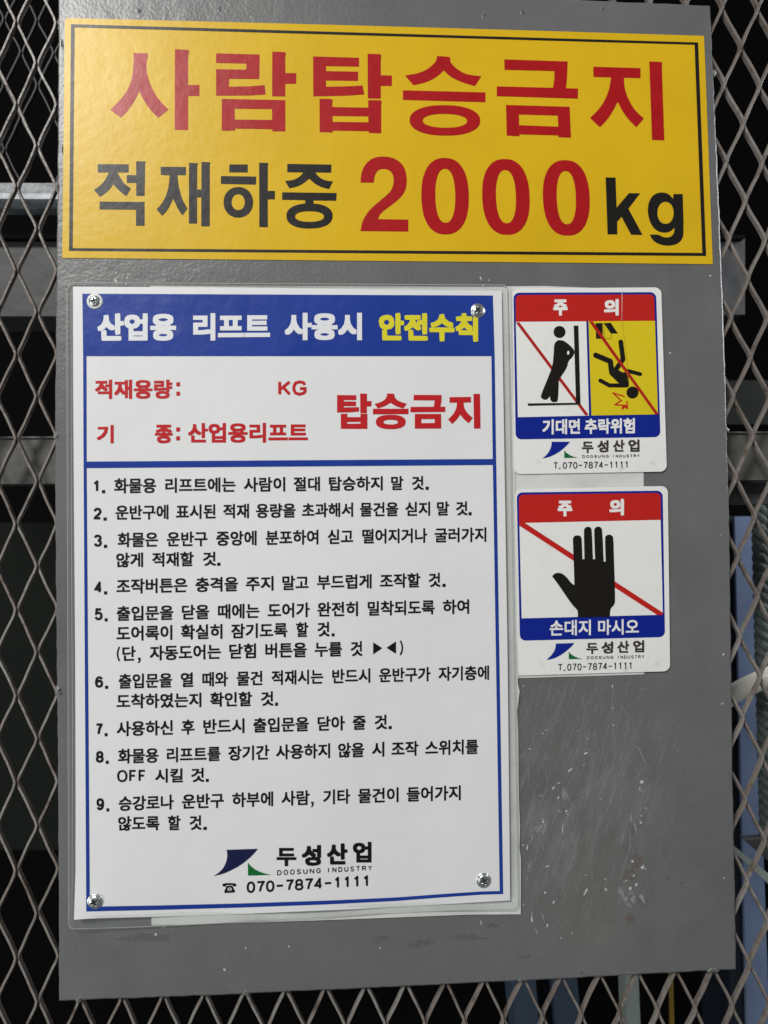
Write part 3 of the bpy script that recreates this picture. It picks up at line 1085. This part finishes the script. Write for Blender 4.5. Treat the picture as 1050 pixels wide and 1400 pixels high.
def sticker(name, label, oc, rad, bc, hb, bb, k):
    r = root(name, at((oc[2][0] + oc[3][0]) / 2, oc[3][1], 0), label, 'sticker', 'caution stickers')
    v, f = slab(rrect(oc, rad), .0014, .0003)
    build('sheet', v, f, M['sticker'], r)
    v, f = poly(rrect(bc, 8), None, .0015)
    build('blue_frame', v, f, M['st_blue'], r)
    v, f = poly(rrect(hb, [6, 6, 0, 0]), None, .0016)
    build('red_header', v, f, M['st_red'], r)
    return r


LW = 3.0
s1 = sticker('caution_sticker', 'caution sticker with leaning and falling figures, directly under the yellow sign',
             [(700.8, 394.2), (904, 392.8), (911.8, 644.6), (702.6, 648.3)], 9,
             [(702, 400.2), (897, 399.4), (903, 597.5), (705, 600.8)],
             [(705.0, 403.2), (894.3, 402.4), (895.3, 438.6), (705, 439.8)], None, None)
v, f = poly([(705.2, 440), (801.6, 439.3), (805.3, 568.2), (708, 570.4)], None, .0016)
build('white_panel', v, f, M['st_panel'], s1)
v, f = poly([(804.5, 439.2), (895.5, 438.5), (899.6, 566.5), (808.6, 568.1)], None, .0016)
build('yellow_panel', v, f, M['st_yellow'], s1)
k6 = crop(700, 430, 9.545)
k7 = crop(795, 430, 8.75)
mb = MB()
mb.add(*poly(k6([(50, 105), (95, 100), (1000, 1310), (958, 1318)]), None, .0017))
mb.build('red_slash', M['st_slash'], s1)
mb = MB()
P_(k6, ell(620, 227, 78, 78, 40), None, .0018)
P_(k6, smooth([(622, 332), (670, 340), (720, 372), (790, 435), (818, 482), (805, 525), (780, 565), (735, 605), (718, 690), (640, 810), (610, 850), (608, 960), (600, 1110), (590, 1135), (565, 1143), (530, 1142),
               (508, 1128), (498, 1105), (495, 1065), (470, 1095), (440, 1115), (405, 1105), (380, 1085), (375, 1055), (480, 800), (530, 670), (545, 500), (548, 400), (570, 355), (595, 338)], 1),
   ell(733, 498, 16, 28, 20), .0018)
mb.build('leaning_figure', M['st_black'], s1)
mb = MB()
P_(k6, [(805, 145), (866, 145), (893, 1175), (208, 1190), (205, 1160), (835, 1152)], None, .00186)
mb.build('wall_and_floor_mark', M['st_black'], s1)
mb = MB()
ps = [ell(610, 933, 72, 72, 36), capsule((171, 487), (345, 560), 64), capsule((345, 560), (362, 690), 64), capsule((470, 328), (497, 535), 58), capsule((497, 535), (395, 680), 58),
      [(330, 640), (400, 640), (490, 692), (560, 690), (568, 860), (545, 873), (440, 873), (450, 825), (335, 715)], capsule((545, 672), (703, 713), 46), capsule((226, 790), (335, 848), 48), capsule((335, 848), (540, 849), 48)]
pv, t = union([k7(p) for p in ps])
mb.add(*flat(pv, t, .0017))
mb.build('falling_figure', M['st_black'], s1)
mb = MB()
P_(k7, [(168, 103), (252, 102), (255, 290), (175, 290)], None, .0017)
P_(k7, [(265, 102), (350, 100), (437, 227), (352, 227)], None, .0017)
pv, t = union(stroke_polys(k7([(267, 106), (271, 290), (355, 290), (355, 224)]), .5))
mb.add(*flat(pv, t, .0017))
mb.build('doorway_mark', M['st_black'], s1)
mb = MB()
pv, t = union(stroke_polys(k7([(515, 980), (376, 938), (475, 1030), (400, 1078), (495, 1086), (490, 1132), (520, 1102), (550, 1125), (543, 1035)]), 1.7) + [k7([(488, 1088), (490, 1132), (520, 1102), (550, 1125), (546, 1085), (520, 1078)])])
mb.add(*flat(pv, t, .0017))
mb.build('impact_mark', M['st_red'], s1)
mb = MB()
P_(k7, [(92, 85), (135, 82), (925, 1195), (885, 1195)], None, .0018)
mb.build('red_slash', M['st_slash'], s1)


def title(par, j, e, yj, ye):
    m = MB()
    word(m, '주', j[0], j[1], lambda x: yj, .046, .0017, -.075, .80)
    m.build('title_syllable', M['sticker'], par)
    m = MB()
    word(m, '의', e[0], e[1], lambda x: ye, .046, .0017, -.075, .828)
    m.build('title_syllable', M['sticker'], par)


title(s1, (756.2, 776.2), (825.6, 846), (408.8, 431.3), (408.9, 431.2))
kk = crop(695, 560, 4.667)


def cx(k, x):
    return k([(x, 0)])[0][0]


def cy(k, y):
    return k([(0, y)])[0][1]


def maker(par, k, blue, green, dx, dy, names, eng, tel, sc=1.0):
    m = MB()
    m.add(*poly(smooth([(q[0], q[1]) for q in k(blue)], 1), None, .0016))
    m.build('logo_sail', M['st_blue'], par)
    m = MB()
    m.add(*poly(k(green), None, .0016))
    m.build('logo_wedge', M['logo_green'], par)
    m = MB()
    for c, a, b, t, u in names:
        word(m, c, cx(k, a), cx(k, b), (lambda x, t=t, u=u: (cy(k, t), cy(k, u))), .035, .0016)
    m.build('maker_name', M['st_text'], par)
    m = MB()
    (a, b), (c, d), ya, yb = eng
    yf = yline(cx(k, a), cy(k, ya[0]), cy(k, ya[1]), cx(k, d), cy(k, yb[0]), cy(k, yb[1]))
    row(m, 'DOOSUNG', cx(k, a), cx(k, b), yf, .8, .0016, .72)
    row(m, 'INDUSTRY', cx(k, c), cx(k, d), yf, .8, .0016, .72)
    m.build('english_name', M['st_text'], par)
    m = MB()
    (ta, tb), (pa, pb), (na, nb), ya, yb = tel
    yf = yline(cx(k, ta), cy(k, ya[0]), cy(k, ya[1]), cx(k, nb), cy(k, yb[0]), cy(k, yb[1]))
    latin(m, 'T', cx(k, ta), cx(k, tb), yf, 1.45, .0016)
    latin(m, '.', cx(k, pa), cx(k, pb), yf, 1.5, .0016)
    row(m, '070-7874-1111', cx(k, na), cx(k, nb), yf, 1.45, .0016, .84)
    m.build('phone_number', M['st_text'], par)


m = MB()
yf = yline(741.7, 573.3, 594, 868, 571.6, 592.6)
word(m, '기대면', 741.7, 793, yf, .034, .0016)
word(m, '추락위험', 799.4, 868, yf, .034, .0016)
m.build('caption_lettering', M['sticker'], s1)
maker(s1, kk, LOGO_B, LOGO_G, 0, 0, [('두', 470, 543, 200, 277), ('성', 567, 640, 195, 273), ('산', 668, 742, 192, 270), ('업', 765, 837, 190, 270)],
      ((472, 640), (663, 838), (290, 308), (285, 304)), ((287, 318), (323, 333), (347, 770), (336, 379), (329, 372)))
# the crease down the sticker
v, f = strip([(850.3, 394), (850.5, 410), (850.2, 438)], [.4, .5, .3], .00195)
build('crease', v, f, M['sticker'], s1)
v, f = strip([(850.2, 438.5), (853, 462), (857, 490), (858, 520)], [.6, .7, .6, .2], .00195)
build('crease', v, f, M['crease'], s1)

s2 = sticker('caution_sticker', 'caution sticker with a large black hand, lower of the two stickers',
             [(704.5, 668.4), (913, 664.4), (916.2, 917.6), (708.6, 923.6)], [9, 9, 9, .1],
             [(706.4, 673.3), (906, 670.8), (909.2, 871), (710.8, 876)],
             [(709.4, 676.3), (903.1, 673.8), (903.6, 710.7), (709.8, 715)], None, None)
v, f = poly([(710.1, 715.1), (903.2, 710.8), (906.3, 840.5), (713.2, 845.4)], None, .0016)
build('white_panel', v, f, M['st_panel'], s2)
v, f = poly([(709.9, 713), (717, 714.6), (906.3, 837.6), (906.3, 840.6), (898.8, 841), (710, 718.6)], None, .0017)
build('red_slash', v, f, M['st_red'], s2)
mb = MB()
kh = crop(740, 710, 7.5)
P_(kh, smooth([(375, 1004), (375, 935), (345, 905), (310, 865), (250, 780), (180, 675), (112, 585), (130, 560), (165, 547), (205, 552), (240, 575), (270, 605), (295, 640), (320, 665), (340, 674), (335, 500),
               (324, 215), (326, 190), (340, 170), (365, 163), (392, 166), (410, 182), (415, 210), (422, 408), (443, 408), (436, 115), (445, 92), (462, 78), (485, 75), (508, 85), (518, 108), (530, 408), (552, 408),
               (541, 112), (550, 90), (568, 76), (590, 74), (612, 84), (626, 110), (640, 434), (660, 434), (653, 195), (660, 172), (680, 158), (705, 157), (728, 168), (740, 195), (746, 430), (754, 640),
               (757, 845), (750, 870), (735, 890), (715, 910), (705, 940), (705, 1000)], 1), None, .0018)
mb.build('hand_mark', M['st_black'], s2)
kt = crop(695, 650, 4.565)
title(s2, (cx(kt, 307), cx(kt, 400)), (cx(kt, 630), cx(kt, 722)), (cy(kt, 155), cy(kt, 255)), (cy(kt, 147), cy(kt, 249)))
kk = crop(695, 830, 4.565)
m = MB()
yf = yline(cx(kk, 258), cy(kk, 82), cy(kk, 180), cx(kk, 815), cy(kk, 74), cy(kk, 170))
word(m, '손대지', cx(kk, 258), cx(kk, 515), yf, .022, .0016)
word(m, '마시오', cx(kk, 560), cx(kk, 815), yf, .022, .0016)
m.build('caption_lettering', M['sticker'], s2)
maker(s2, kk, [(297, 228), (412, 224), (396, 244), (370, 268), (336, 294), (300, 314), (268, 325), (237, 330), (262, 308), (283, 282), (294, 255)],
      [(377, 278), (392, 295), (414, 309), (438, 318), (462, 323), (377, 325)], 0, 0,
      [('두', 487, 560, 220, 293), ('성', 580, 655, 215, 290), ('산', 680, 755, 210, 287), ('업', 778, 848, 207, 283)],
      ((490, 655), (678, 848), (307, 326), (299, 320)), ((308, 340), (345, 355), (367, 777), (355, 399), (343, 387)))

# ------------------------------------------------------------------ rules poster
def pd(x, y):
    """height of the slightly buckled laminated poster above the plate"""
    U = min(max((x - 100) / 590, 0), 1)
    V = min(max((y - 392) / 855, 0), 1)
    h = .0026 + .0022 * math.sin(math.pi * U) * math.sin(math.pi * V)
    h += .0010 * math.sin(math.pi * U) * (1 - V) ** 3
    h += .0011 * math.sin(4.2 * math.pi * U + .6) * V ** 5
    h += .0014 * U ** 5 * math.sin(math.pi * V) + .0006 * (1 - U) ** 6 * math.sin(math.pi * V)
    h += .0030 * math.exp(-((x - 101) ** 2 + (y - 1258) ** 2) / 30 ** 2)
    return h


po = root('rules_poster', at(400, 1258, 0), 'laminated white safety rules poster with blue header band and nine numbered lines', 'poster')
LEFT = [(99.8, 391.8), (100, 525), (101.2, 700), (102.8, 900), (103.4, 1100), (103.2, 1190), (101.2, 1257.5)]
RIGHT = [(686, 397.3), (690, 650), (694, 900), (697.5, 1230.9)]
BOT = [(101.2, 1257.5), (128, 1255.6), (207, 1253.6), (330, 1249.5), (480, 1243.2), (600, 1236.8), (697.5, 1230.9)]
TOP = [(99.8, 391.8), (300, 392.8), (500, 395.5), (686, 397.3)]


def sample(ps, t, ax):
    lo, hi = ps[0][ax], ps[-1][ax]
    q = lo + (hi - lo) * t
    for i in range(len(ps) - 1):
        if q <= ps[i + 1][ax] + 1e-9:
            s = (q - ps[i][ax]) / (ps[i + 1][ax] - ps[i][ax])
            return (lerp(ps[i][0], ps[i + 1][0], s), lerp(ps[i][1], ps[i + 1][1], s))
    return ps[-1]


def coons(nx, ny, dfun):
    v, f = [], []
    for j in range(ny + 1):
        w = j / ny
        l, r = sample(LEFT, w, 1), sample(RIGHT, w, 1)
        for i in range(nx + 1):
            u = i / nx
            t, b = sample(TOP, u, 0), sample(BOT, u, 0)
            q = []
            for a in (0, 1):
                q.append((1 - w) * t[a] + w * b[a] + (1 - u) * l[a] + u * r[a]
                         - ((1 - u) * (1 - w) * TOP[0][a] + u * (1 - w) * TOP[-1][a] + (1 - u) * w * BOT[0][a] + u * w * BOT[-1][a]))
            v.append(at(q[0], q[1], dfun(q[0], q[1])))
    for j in range(ny):
        for i in range(nx):
            a = j * (nx + 1) + i
            f.append((a, a + nx + 1, a + nx + 2, a + 1))
    return v, f


NX, NY = 48, 64
v, f = coons(NX, NY, pd)
nv = len(v)
v += [Vector((p.x, p.y + .00025, p.z)) for p in v]
rim = [i for i in range(NX + 1)] + [(j + 1) * (NX + 1) - 1 for j in range(1, NY + 1)] + [NY * (NX + 1) + i for i in range(NX - 1, -1, -1)] + [j * (NX + 1) for j in range(NY - 1, 0, -1)]
f = f + [tuple(nv + i for i in reversed(q)) for q in f]
e0 = len(v)
v += [v[i].copy() for i in rim] + [v[nv + i].copy() for i in rim]
for i in range(len(rim)):
    j = (i + 1) % len(rim)
    f.append((e0 + i, e0 + j, e0 + len(rim) + j, e0 + len(rim) + i))
build('paper', v, f, M['paper'], po, True)

# clear laminate margin round the paper
FO = rrect([(91, 386), (694, 389.5), (709, 1243.5), (94, 1271)], [7, 7, 8, 7], 5)


def fd(x, y):
    return pd(min(max(x, 100), 690), min(max(y, 394), 1250)) - .0006


def dens(ps, step=14):
    o = []
    for i in range(len(ps)):
        a, b = ps[i], ps[(i + 1) % len(ps)]
        n = max(1, int(math.hypot(b[0] - a[0], b[1] - a[1]) / step))
        o += [(lerp(a[0], b[0], t / n), lerp(a[1], b[1], t / n)) for t in range(n)]
    return o


def wave(p):
    x, y = p
    if y > 1225 and x < 700:
        y += 1.6 * math.sin((x - 94) / 95.0) - .8
    return (x, y)


FO = [wave(p) for p in dens(FO)]
FI = dens([(103.5, 396), (683, 400), (693, 1228), (106, 1252)])
v, f = poly(FO, FI, fd)
build('laminate_film', v, f, M['film'], po, True)
loop = FO + FO[:2]
v, f = strip(loop, 1.0, lambda x, y: fd(x, y) + .0001)
build('film_edge', v, f, M['film_edge'], po)
v, f = strip([(97.2, 400), (97.5, 700), (99, 1000), (98.6, 1240)], [.5, 1.0, 1.0, .5], lambda x, y: fd(x, y) + .0002)
build('film_fold', v, f, M['film_edge'], po)

E1 = .00022


def p1(x, y):
    return pd(x, y) + E1


def p2(x, y):
    return pd(x, y) + E1 * 2


v, f = grid_quad([(112.5, 401.5), (673.8, 404), (676.2, 486.8), (113.6, 486.8)], 30, 6, p1)
build('header_band', v, f, M['paper_blue'], po, True)
mb = MB()
# frame below the band
mb.add(*grid_quad([(113.6, 487), (118, 487), (118.3, 631), (114.2, 631)], 1, 14, p1))
mb.add(*grid_quad([(671.9, 487), (676.2, 487), (678.2, 627.4), (673.6, 627.4)], 1, 14, p1))
mb.add(*grid_quad([(114.2, 631.1), (678.2, 627.5), (678.4, 635.6), (114.3, 640)], 40, 1, p1))
mb.add(*grid_quad([(114.3, 640.1), (118.3, 640.1), (122.6, 1239.4), (117.9, 1239.6)], 1, 50, p1))
mb.add(*grid_quad([(673.8, 635.7), (678.4, 635.7), (687.8, 1218), (683.2, 1218.4)], 1, 50, p1))
bl = [(117.9, 1242.9), (207, 1241.2), (330, 1238), (450, 1233.8), (540, 1229.5), (610, 1224.2), (660, 1220.9), (687.8, 1220.2)]
bl = [sample(bl, i / 40, 0) for i in range(41)]
mb.add(*strip(bl, [6.4 - 2.2 * i / 40 for i in range(41)], p1))
mb.build('blue_frame', M['paper_blue'], po, True)

mb = MB()
yf = yline(132.8, 428.7, 466.4, 369, 428, 465)
word(mb, '산업용', 132.8, 240.8, yf, .044, p2, -.076, .827)
word(mb, '리프트', 264, 369.3, yf, .044, p2, -.076, .827)
word(mb, '사용시', 389.1, 494.9, yline(389, 427.6, 465, 495, 427.6, 465), .044, p2, -.076, .827)
mb.build('header_white_lettering', M['paper_white'], po)
mb = MB()
word(mb, '안전수칙', 517.7, 653.7, yline(517, 428, 465.6, 654, 428.5, 467), .044, p2, -.076, .827)
mb.build('header_yellow_lettering', M['paper_yellow'], po)

mb = MB()
kr = crop(100, 500, 3.088)
yf = yline(129.8, 519, 545.5, 420, 518.7, 544.5)
word(mb, '적재용량', 129.8, 235.4, yf, .034, p1)
latin(mb, ':', 241, 246, lambda x: (520, 541), 5, p1)
mb.build('capacity_lettering', M['paper_red'], po)
mb = MB()
latin(mb, 'K', 380.3, 397.8, lambda x: (520, 541), 4.0, p1)
latin(mb, 'G', 399.7, 419, lambda x: (520, 541), 4.0, p1)
mb.build('unit_lettering', M['paper_red'], po)
mb = MB()
word(mb, '기', 132.4, 155.3, lambda x: (581.0, 606), .034, p1)
mb.build('model_lettering', M['paper_red'], po)
mb = MB()
word(mb, '종', 211.7, 236, lambda x: (580.3, 606), .034, p1, -.076, .80)
latin(mb, ':', 240.8, 246, lambda x: (582, 602), 5, p1)
mb.build('model_lettering', M['paper_red'], po)
mb = MB()
word(mb, '산업용리프트', 257, 420.8, yline(257, 578.3, 605.5, 421, 578, 605), .034, p1)
mb.build('model_lettering', M['paper_red'], po)
mb = MB()
kt = crop(440, 530, 4.375)


def Q_(pts, hole=None):
    mb.add(*poly(kt(pts), kt(hole) if hole else None, p1))


Q_([(91, 44), (206, 45), (206, 74), (131, 74), (131, 82), (204, 83), (204, 110), (131, 110), (131, 118), (222, 116), (222, 143), (160, 148), (91, 148)])
Q_([(229, 35), (270, 36), (269, 80), (297, 80), (296, 112), (269, 112), (269, 152), (230, 152)])
Q_([(113, 156), (152, 156), (152, 176), (231, 176), (231, 156), (272, 156), (272, 246), (114, 246)], [(152, 205), (232, 204), (232, 215), (152, 216)])
Q_(smooth([(390, 35), (432, 36), (436, 60), (460, 82), (508, 96), (487, 124), (445, 112), (411, 90), (375, 112), (335, 124), (315, 98), (365, 82), (388, 58)]))
Q_([(306, 126), (518, 126), (518, 158), (305, 159)])
Q_(ell(412, 205, 89, 43, 40, 2.4), ell(412, 206, 43, 14, 30, 2.3))
Q_([(549, 43), (716, 44), (715, 80), (709, 114), (738, 114), (738, 145), (530, 147), (530, 115), (670, 114), (675, 76), (549, 75)])
Q_([(556, 157), (713, 157), (714, 244), (556, 245)], [(595, 188), (675, 187), (675, 211), (595, 212)])
Q_(smooth([(764, 57), (892, 55), (892, 88), (848, 89), (850, 118), (868, 150), (903, 182), (878, 212), (848, 188), (828, 160), (808, 190), (780, 217), (755, 190), (788, 158), (806, 120), (808, 89), (764, 90)]))
Q_([(907, 37), (946, 37), (949, 244), (910, 245)])
mb.build('no_riding_lettering', M['paper_red'], po)

mb = MB()
RB = .0245


def rule(ox0, ox1, yf, words, nums=(), r=RB):
    for s, side, a, b in words:
        o0 = ox0 if side[0] == 'A' else ox1
        o1 = ox0 if side[-1] == 'A' else ox1
        x0, x1 = o0 + a / 3.75, o1 + b / 3.75
        if s in '.,':
            latin(mb, s, x0, x1, yf, 3.9, p1)
        elif s in '()':
            latin(mb, s, x0, x1, lambda x: (yf(x)[0] - .4, yf(x)[1] + .8), 2.2, p1)
        else:
            word(mb, s, x0, x1, yf, r, p1)


def num(ch, oy, a, b, t, u, da, db):
    yf = lambda x: (oy + t / 3.75, oy + u / 3.75)
    latin(mb, ch, 120 + a / 3.75, 120 + b / 3.75, yf, 3.3, p1)
    yd = lambda x: (oy + t / 3.75, oy + (u + 6) / 3.75)
    latin(mb, '.', 120 + da / 3.75, 120 + db / 3.75, yd, 3.9, p1)


A, B, AB = 'A', 'B', 'AB'
num('1', 640, 27, 62, 63, 123, 72, 89)
rule(120, 400, yline(156, 653.9, 674.7, 563, 650.7, 670), [('화물용', A, 135, 350), ('리프트에는', A, 397, 757), ('사람이', A, 800, 1012), ('절대', B, 5, 140), ('탑승하지', B, 186, 462), ('말', B, 505, 568), ('것', B, 612, 672), ('.', B, 682, 698)])
mb.build('rule_lettering', M['paper_black'], po)
mb = MB()
num('2', 640, 30, 70, 203, 263, 80, 97)
rule(120, 400, yline(157.9, 690.7, 710.9, 623.5, 685.3, 704.8), [('운반구에', A, 142, 413), ('표시된', A, 452, 655), ('적재', A, 694, 826), ('용량을', AB, 862, 15), ('초과해서', B, 48, 310), ('물건을', B, 345, 542), ('싣지', B, 578, 705), ('말', B, 740, 803), ('것', B, 838, 897), ('.', B, 902, 918)])
mb.build('rule_lettering', M['paper_black'], po)
mb = MB()
num('3', 640, 31, 72, 341, 403, 82, 99)
rule(120, 400, yline(160.8, 728, 748.5, 664.8, 720.8, 740.8), [('화물은', A, 153, 360), ('운반구', A, 405, 613), ('중앙에', A, 658, 865), ('분포하여', AB, 912, 132), ('싣고', B, 180, 310), ('떨어지거나', B, 357, 690), ('굴러가지', B, 728, 993)])
rule(120, 400, yline(158.7, 755.7, 776, 295, 754.1, 773.6), [('않게', A, 145, 283), ('적재할', A, 330, 543), ('것', A, 590, 657), ('.', A, 663, 680)])
mb.build('rule_lettering', M['paper_black'], po)
mb = MB()
num('4', 780, 33, 74, 57, 117, 83, 99)
rule(120, 400, yline(159.2, 791.5, 812, 586, 783.2, 802.9), [('조작버튼은', A, 147, 510), ('충격을', A, 552, 770), ('주지', A, 810, 952), ('말고', AB, 997, 82), ('부드럽게', B, 125, 405), ('조작할', B, 448, 655), ('것', B, 698, 758), ('.', B, 768, 785)])
mb.build('rule_lettering', M['paper_black'], po)
mb = MB()
num('5', 780, 35, 76, 193, 255, 86, 101)
rule(120, 400, yline(159.5, 828.8, 849.2, 641, 819.2, 839.2), [('출입문을', A, 148, 438), ('닫을', A, 482, 622), ('때에는', A, 667, 880), ('도어가', AB, 922, 88), ('완전히', B, 127, 335), ('밀착되도록', B, 385, 728), ('하여', B, 770, 905)])
rule(120, 400, yline(159, 856, 876.5, 450, 850, 870.2), [('도어록이', A, 147, 433), ('확실히', A, 477, 690), ('잠기도록', A, 735, 1023), ('할', B, 18, 80), ('것', B, 127, 190), ('.', B, 200, 215)])
yf5 = yline(167, 883.5, 904, 495, 876.3, 897)
rule(120, 400, yf5, [('(', A, 147, 166), ('단', A, 177, 245), (',', A, 254, 271), ('자동도어는', A, 318, 682), ('닫힘', A, 725, 862), ('버튼을', AB, 910, 72), ('누를', B, 113, 253), ('것', B, 298, 358), (')', B, 548, 568)])
kb = crop(400, 780, 3.75)
mb.add(*poly(kb([(413, 368), (460, 398), (413, 430)]), None, p1))
mb.add(*poly(kb([(530, 363), (530, 427), (481, 396)]), None, p1))
mb.build('rule_lettering', M['paper_black'], po)
mb = MB()
num('6', 905, 37, 78, 73, 132, 88, 104)
rule(120, 400, yline(162, 921.5, 941.8, 668.5, 909.8, 929.5), [('출입문을', A, 158, 432), ('열', A, 476, 540), ('때와', A, 587, 718), ('물건', A, 763, 895), ('적재시는', AB, 942, 157), ('반드시', B, 203, 398), ('운반구가', B, 443, 707), ('자기층에', B, 748, 1007)])
rule(120, 400, yline(159, 949, 969, 374, 945, 965), [('도착하였는지', A, 147, 582), ('확인할', A, 627, 842), ('것', A, 888, 952), ('.', A, 960, 975)])
mb.build('rule_lettering', M['paper_black'], po)
mb = MB()
num('7', 905, 38, 76, 315, 375, 86, 101)
rule(120, 400, yline(159.5, 986.3, 1006.9, 529, 977, 997), [('사용하신', A, 148, 436), ('후', A, 480, 547), ('반드시', A, 592, 803), ('출입문을', AB, 848, 83), ('닫아', B, 128, 268), ('줄', B, 308, 375), ('것', B, 421, 484), ('.', B, 492, 508)])
mb.build('rule_lettering', M['paper_black'], po)
mb = MB()
num('8', 1010, 41, 81, 63, 123, 92, 107)
rule(120, 400, yline(161, 1023.9, 1044.3, 654, 1010.5, 1031), [('화물용', A, 155, 362), ('리프트를', A, 405, 680), ('장기간', A, 720, 930), ('사용하지', AB, 965, 192), ('않을', B, 233, 367), ('시', B, 407, 470), ('조작', B, 507, 645), ('스위치를', B, 680, 952)])
yo = yline(160, 1052.4, 1071.5, 279, 1049.5, 1069.2)
rule(120, 400, yo, [('시킬', A, 345, 487), ('것', A, 530, 597), ('.', A, 605, 620)])
yo2 = lambda x: (1052.8 - (x - 160) * .012, 1069.4 - (x - 160) * .012)
latin(mb, 'O', 120 + 150 / 3.75, 120 + 203 / 3.75, yo2, 2.8, p1)
latin(mb, 'F', 120 + 212 / 3.75, 120 + 250 / 3.75, yo2, 2.8, p1)
latin(mb, 'F', 120 + 260 / 3.75, 120 + 298 / 3.75, yo2, 2.8, p1)
mb.build('rule_lettering', M['paper_black'], po)
mb = MB()
num('9', 1010, 44, 83, 305, 367, 95, 110)
rule(120, 400, yline(162, 1088.7, 1109, 630, 1073.5, 1094), [('승강로나', A, 158, 440), ('운반구', A, 483, 697), ('하부에', A, 740, 950), ('사람', AB, 993, 87), (',', B, 93, 108), ('기타', B, 157, 295), ('물건이', B, 335, 543), ('들어가지', B, 585, 862)])
rule(120, 400, yline(161, 1116, 1136, 275.5, 1114.5, 1134.8), [('않도록', A, 155, 367), ('할', A, 410, 475), ('것', A, 522, 583), ('.', A, 592, 610)])
mb.build('rule_lettering', M['paper_black'], po)

kl = crop(280, 1140, 4.2)
mb = MB()
mb.add(*poly(smooth(kl([(125, 92), (305, 86), (282, 114), (247, 148), (205, 180), (155, 208), (105, 230), (50, 243), (85, 220), (110, 190), (125, 155), (130, 120)]), 1), None, p1))
mb.build('logo_sail', M['logo_navy'], po)
mb = MB()
mb.add(*poly(kl([(247, 165), (262, 183), (285, 203), (315, 218), (348, 229), (382, 236), (248, 240)]), None, p1))
mb.build('logo_wedge', M['logo_green'], po)
mb = MB()
for c, a, b, t, u in [('두', 412, 525, 75, 186), ('성', 555, 668, 64, 184), ('산', 700, 820, 55, 178), ('업', 850, 957, 46, 166)]:
    word(mb, c, cx(kl, a), cx(kl, b), (lambda x, t=t, u=u: (cy(kl, t), cy(kl, u))), .04, p1)
yf = yline(cx(kl, 415), cy(kl, 209), cy(kl, 239), cx(kl, 960), cy(kl, 181), cy(kl, 210))
row(mb, 'DOOSUNG', cx(kl, 415), cx(kl, 665), yf, 1.25, p1, .68)
row(mb, 'INDUSTRY', cx(kl, 698), cx(kl, 960), yf, 1.25, p1, .68)
mb.build('maker_name', M['paper_black'], po)
mb = MB()
yf = yline(cx(kl, 240), cy(kl, 275), cy(kl, 341), cx(kl, 950), cy(kl, 237), cy(kl, 304))
row(mb, '070-7874-1111', cx(kl, 240), cx(kl, 953), yf, 2.9, p1, .88)
# telephone pictogram
ph = [[(100, 300), (103, 288), (120, 283), (160, 283), (178, 287), (182, 300), (163, 303), (160, 294), (122, 295), (120, 304)],
      [(125, 296), (157, 295), (163, 310), (172, 326), (173, 337), (112, 340), (112, 328), (120, 312)]]
mb.add(*poly(kl(ph[0]), None, p1))
mb.add(*poly(kl([(125, 299), (157, 298), (163, 310), (172, 326), (173, 337), (112, 340), (112, 328), (120, 312)]), kl(ell(142, 318, 13, 10, 16)), p1))
mb.add(*poly(kl(ell(142, 318, 6, 5, 12)), None, p1))
mb.build('phone_number', M['paper_black'], po)

# ------------------------------------------------------------------ screws
def screw(px, py, rad_px, ang, label, pale):
    d0 = pd(px, py) - .0004
    c = at(px, py, d0)
    s = .00051
    r = root('screw', c, label, 'screw', 'cross head screws holding the poster')
    R = rad_px * s
    # washer flange
    prof = [(R * .55, .0014), (R * .86, .0013), (R * .97, .0010), (R, .0005), (R * .98, 0)]
    vs, fs = [], []
    N = 40
    for (rr, h) in prof:
        for i in range(N):
            a = 2 * math.pi * i / N
            vs.append(Vector((c.x + rr * math.cos(a), c.y - h, c.z + rr * math.sin(a))))
    for k in range(len(prof) - 1):
        for i in range(N):
            j = (i + 1) % N
            fs.append((k * N + i, (k + 1) * N + i, (k + 1) * N + j, k * N + j))
    build('washer', vs, fs, M['nylon'] if pale else M['washer'], r, True)
    # head with cross recess
    HR = R * (.70 if pale else .80)
    K, N = 26, 96
    vs, fs, dp = [], [], []
    for k in range(K + 1):
        t = k / K
        for i in range(N):
            a = 2 * math.pi * i / N
            q = HR * t
            x, y = q * math.cos(a), q * math.sin(a)
            h = .0011 + .0016 * math.sqrt(max(0, 1 - (t * .985) ** 2))
            xr = x * math.cos(ang) + y * math.sin(ang)
            yr = -x * math.sin(ang) + y * math.cos(ang)
            w1, l1 = HR * .135, HR * .62
            m1 = min(1, max(0, (w1 - abs(xr)) / (HR * .07) + .5)) * min(1, max(0, (l1 - abs(yr)) / (HR * .12)))
            m2 = min(1, max(0, (w1 - abs(yr)) / (HR * .07) + .5)) * min(1, max(0, (l1 - abs(xr)) / (HR * .12)))
            dp.append(max(m1, m2))
            h -= .0012 * max(m1, m2) * (1 - .45 * t)
            vs.append(Vector((c.x + x, c.y - h, c.z + y)))
    for k in range(K):
        for i in range(N):
            j = (i + 1) % N
            fs.append((k * N + i, (k + 1) * N + i, (k + 1) * N + j, k * N + j))
    hd = build('head', vs, fs, M['zinc'], r, True)
    hd.data.materials.append(M['recess'])
    for p in hd.data.polygons:
        if min(dp[i] for i in p.vertices) > .35:
            p.material_index = 1


screw(130, 412.3, 10.8, .25, 'cross head screw with a pale ring, top left corner of the poster', True)
screw(653, 425, 10.4, .7, 'zinc screw touching the yellow header lettering, top right of the poster', False)
screw(130, 1232, 10.3, .45, 'zinc screw overlapping the blue frame corner, bottom left of the poster', False)
screw(661, 1203, 10.3, .35, 'zinc screw on white paper inside the frame, bottom right of the poster', False)
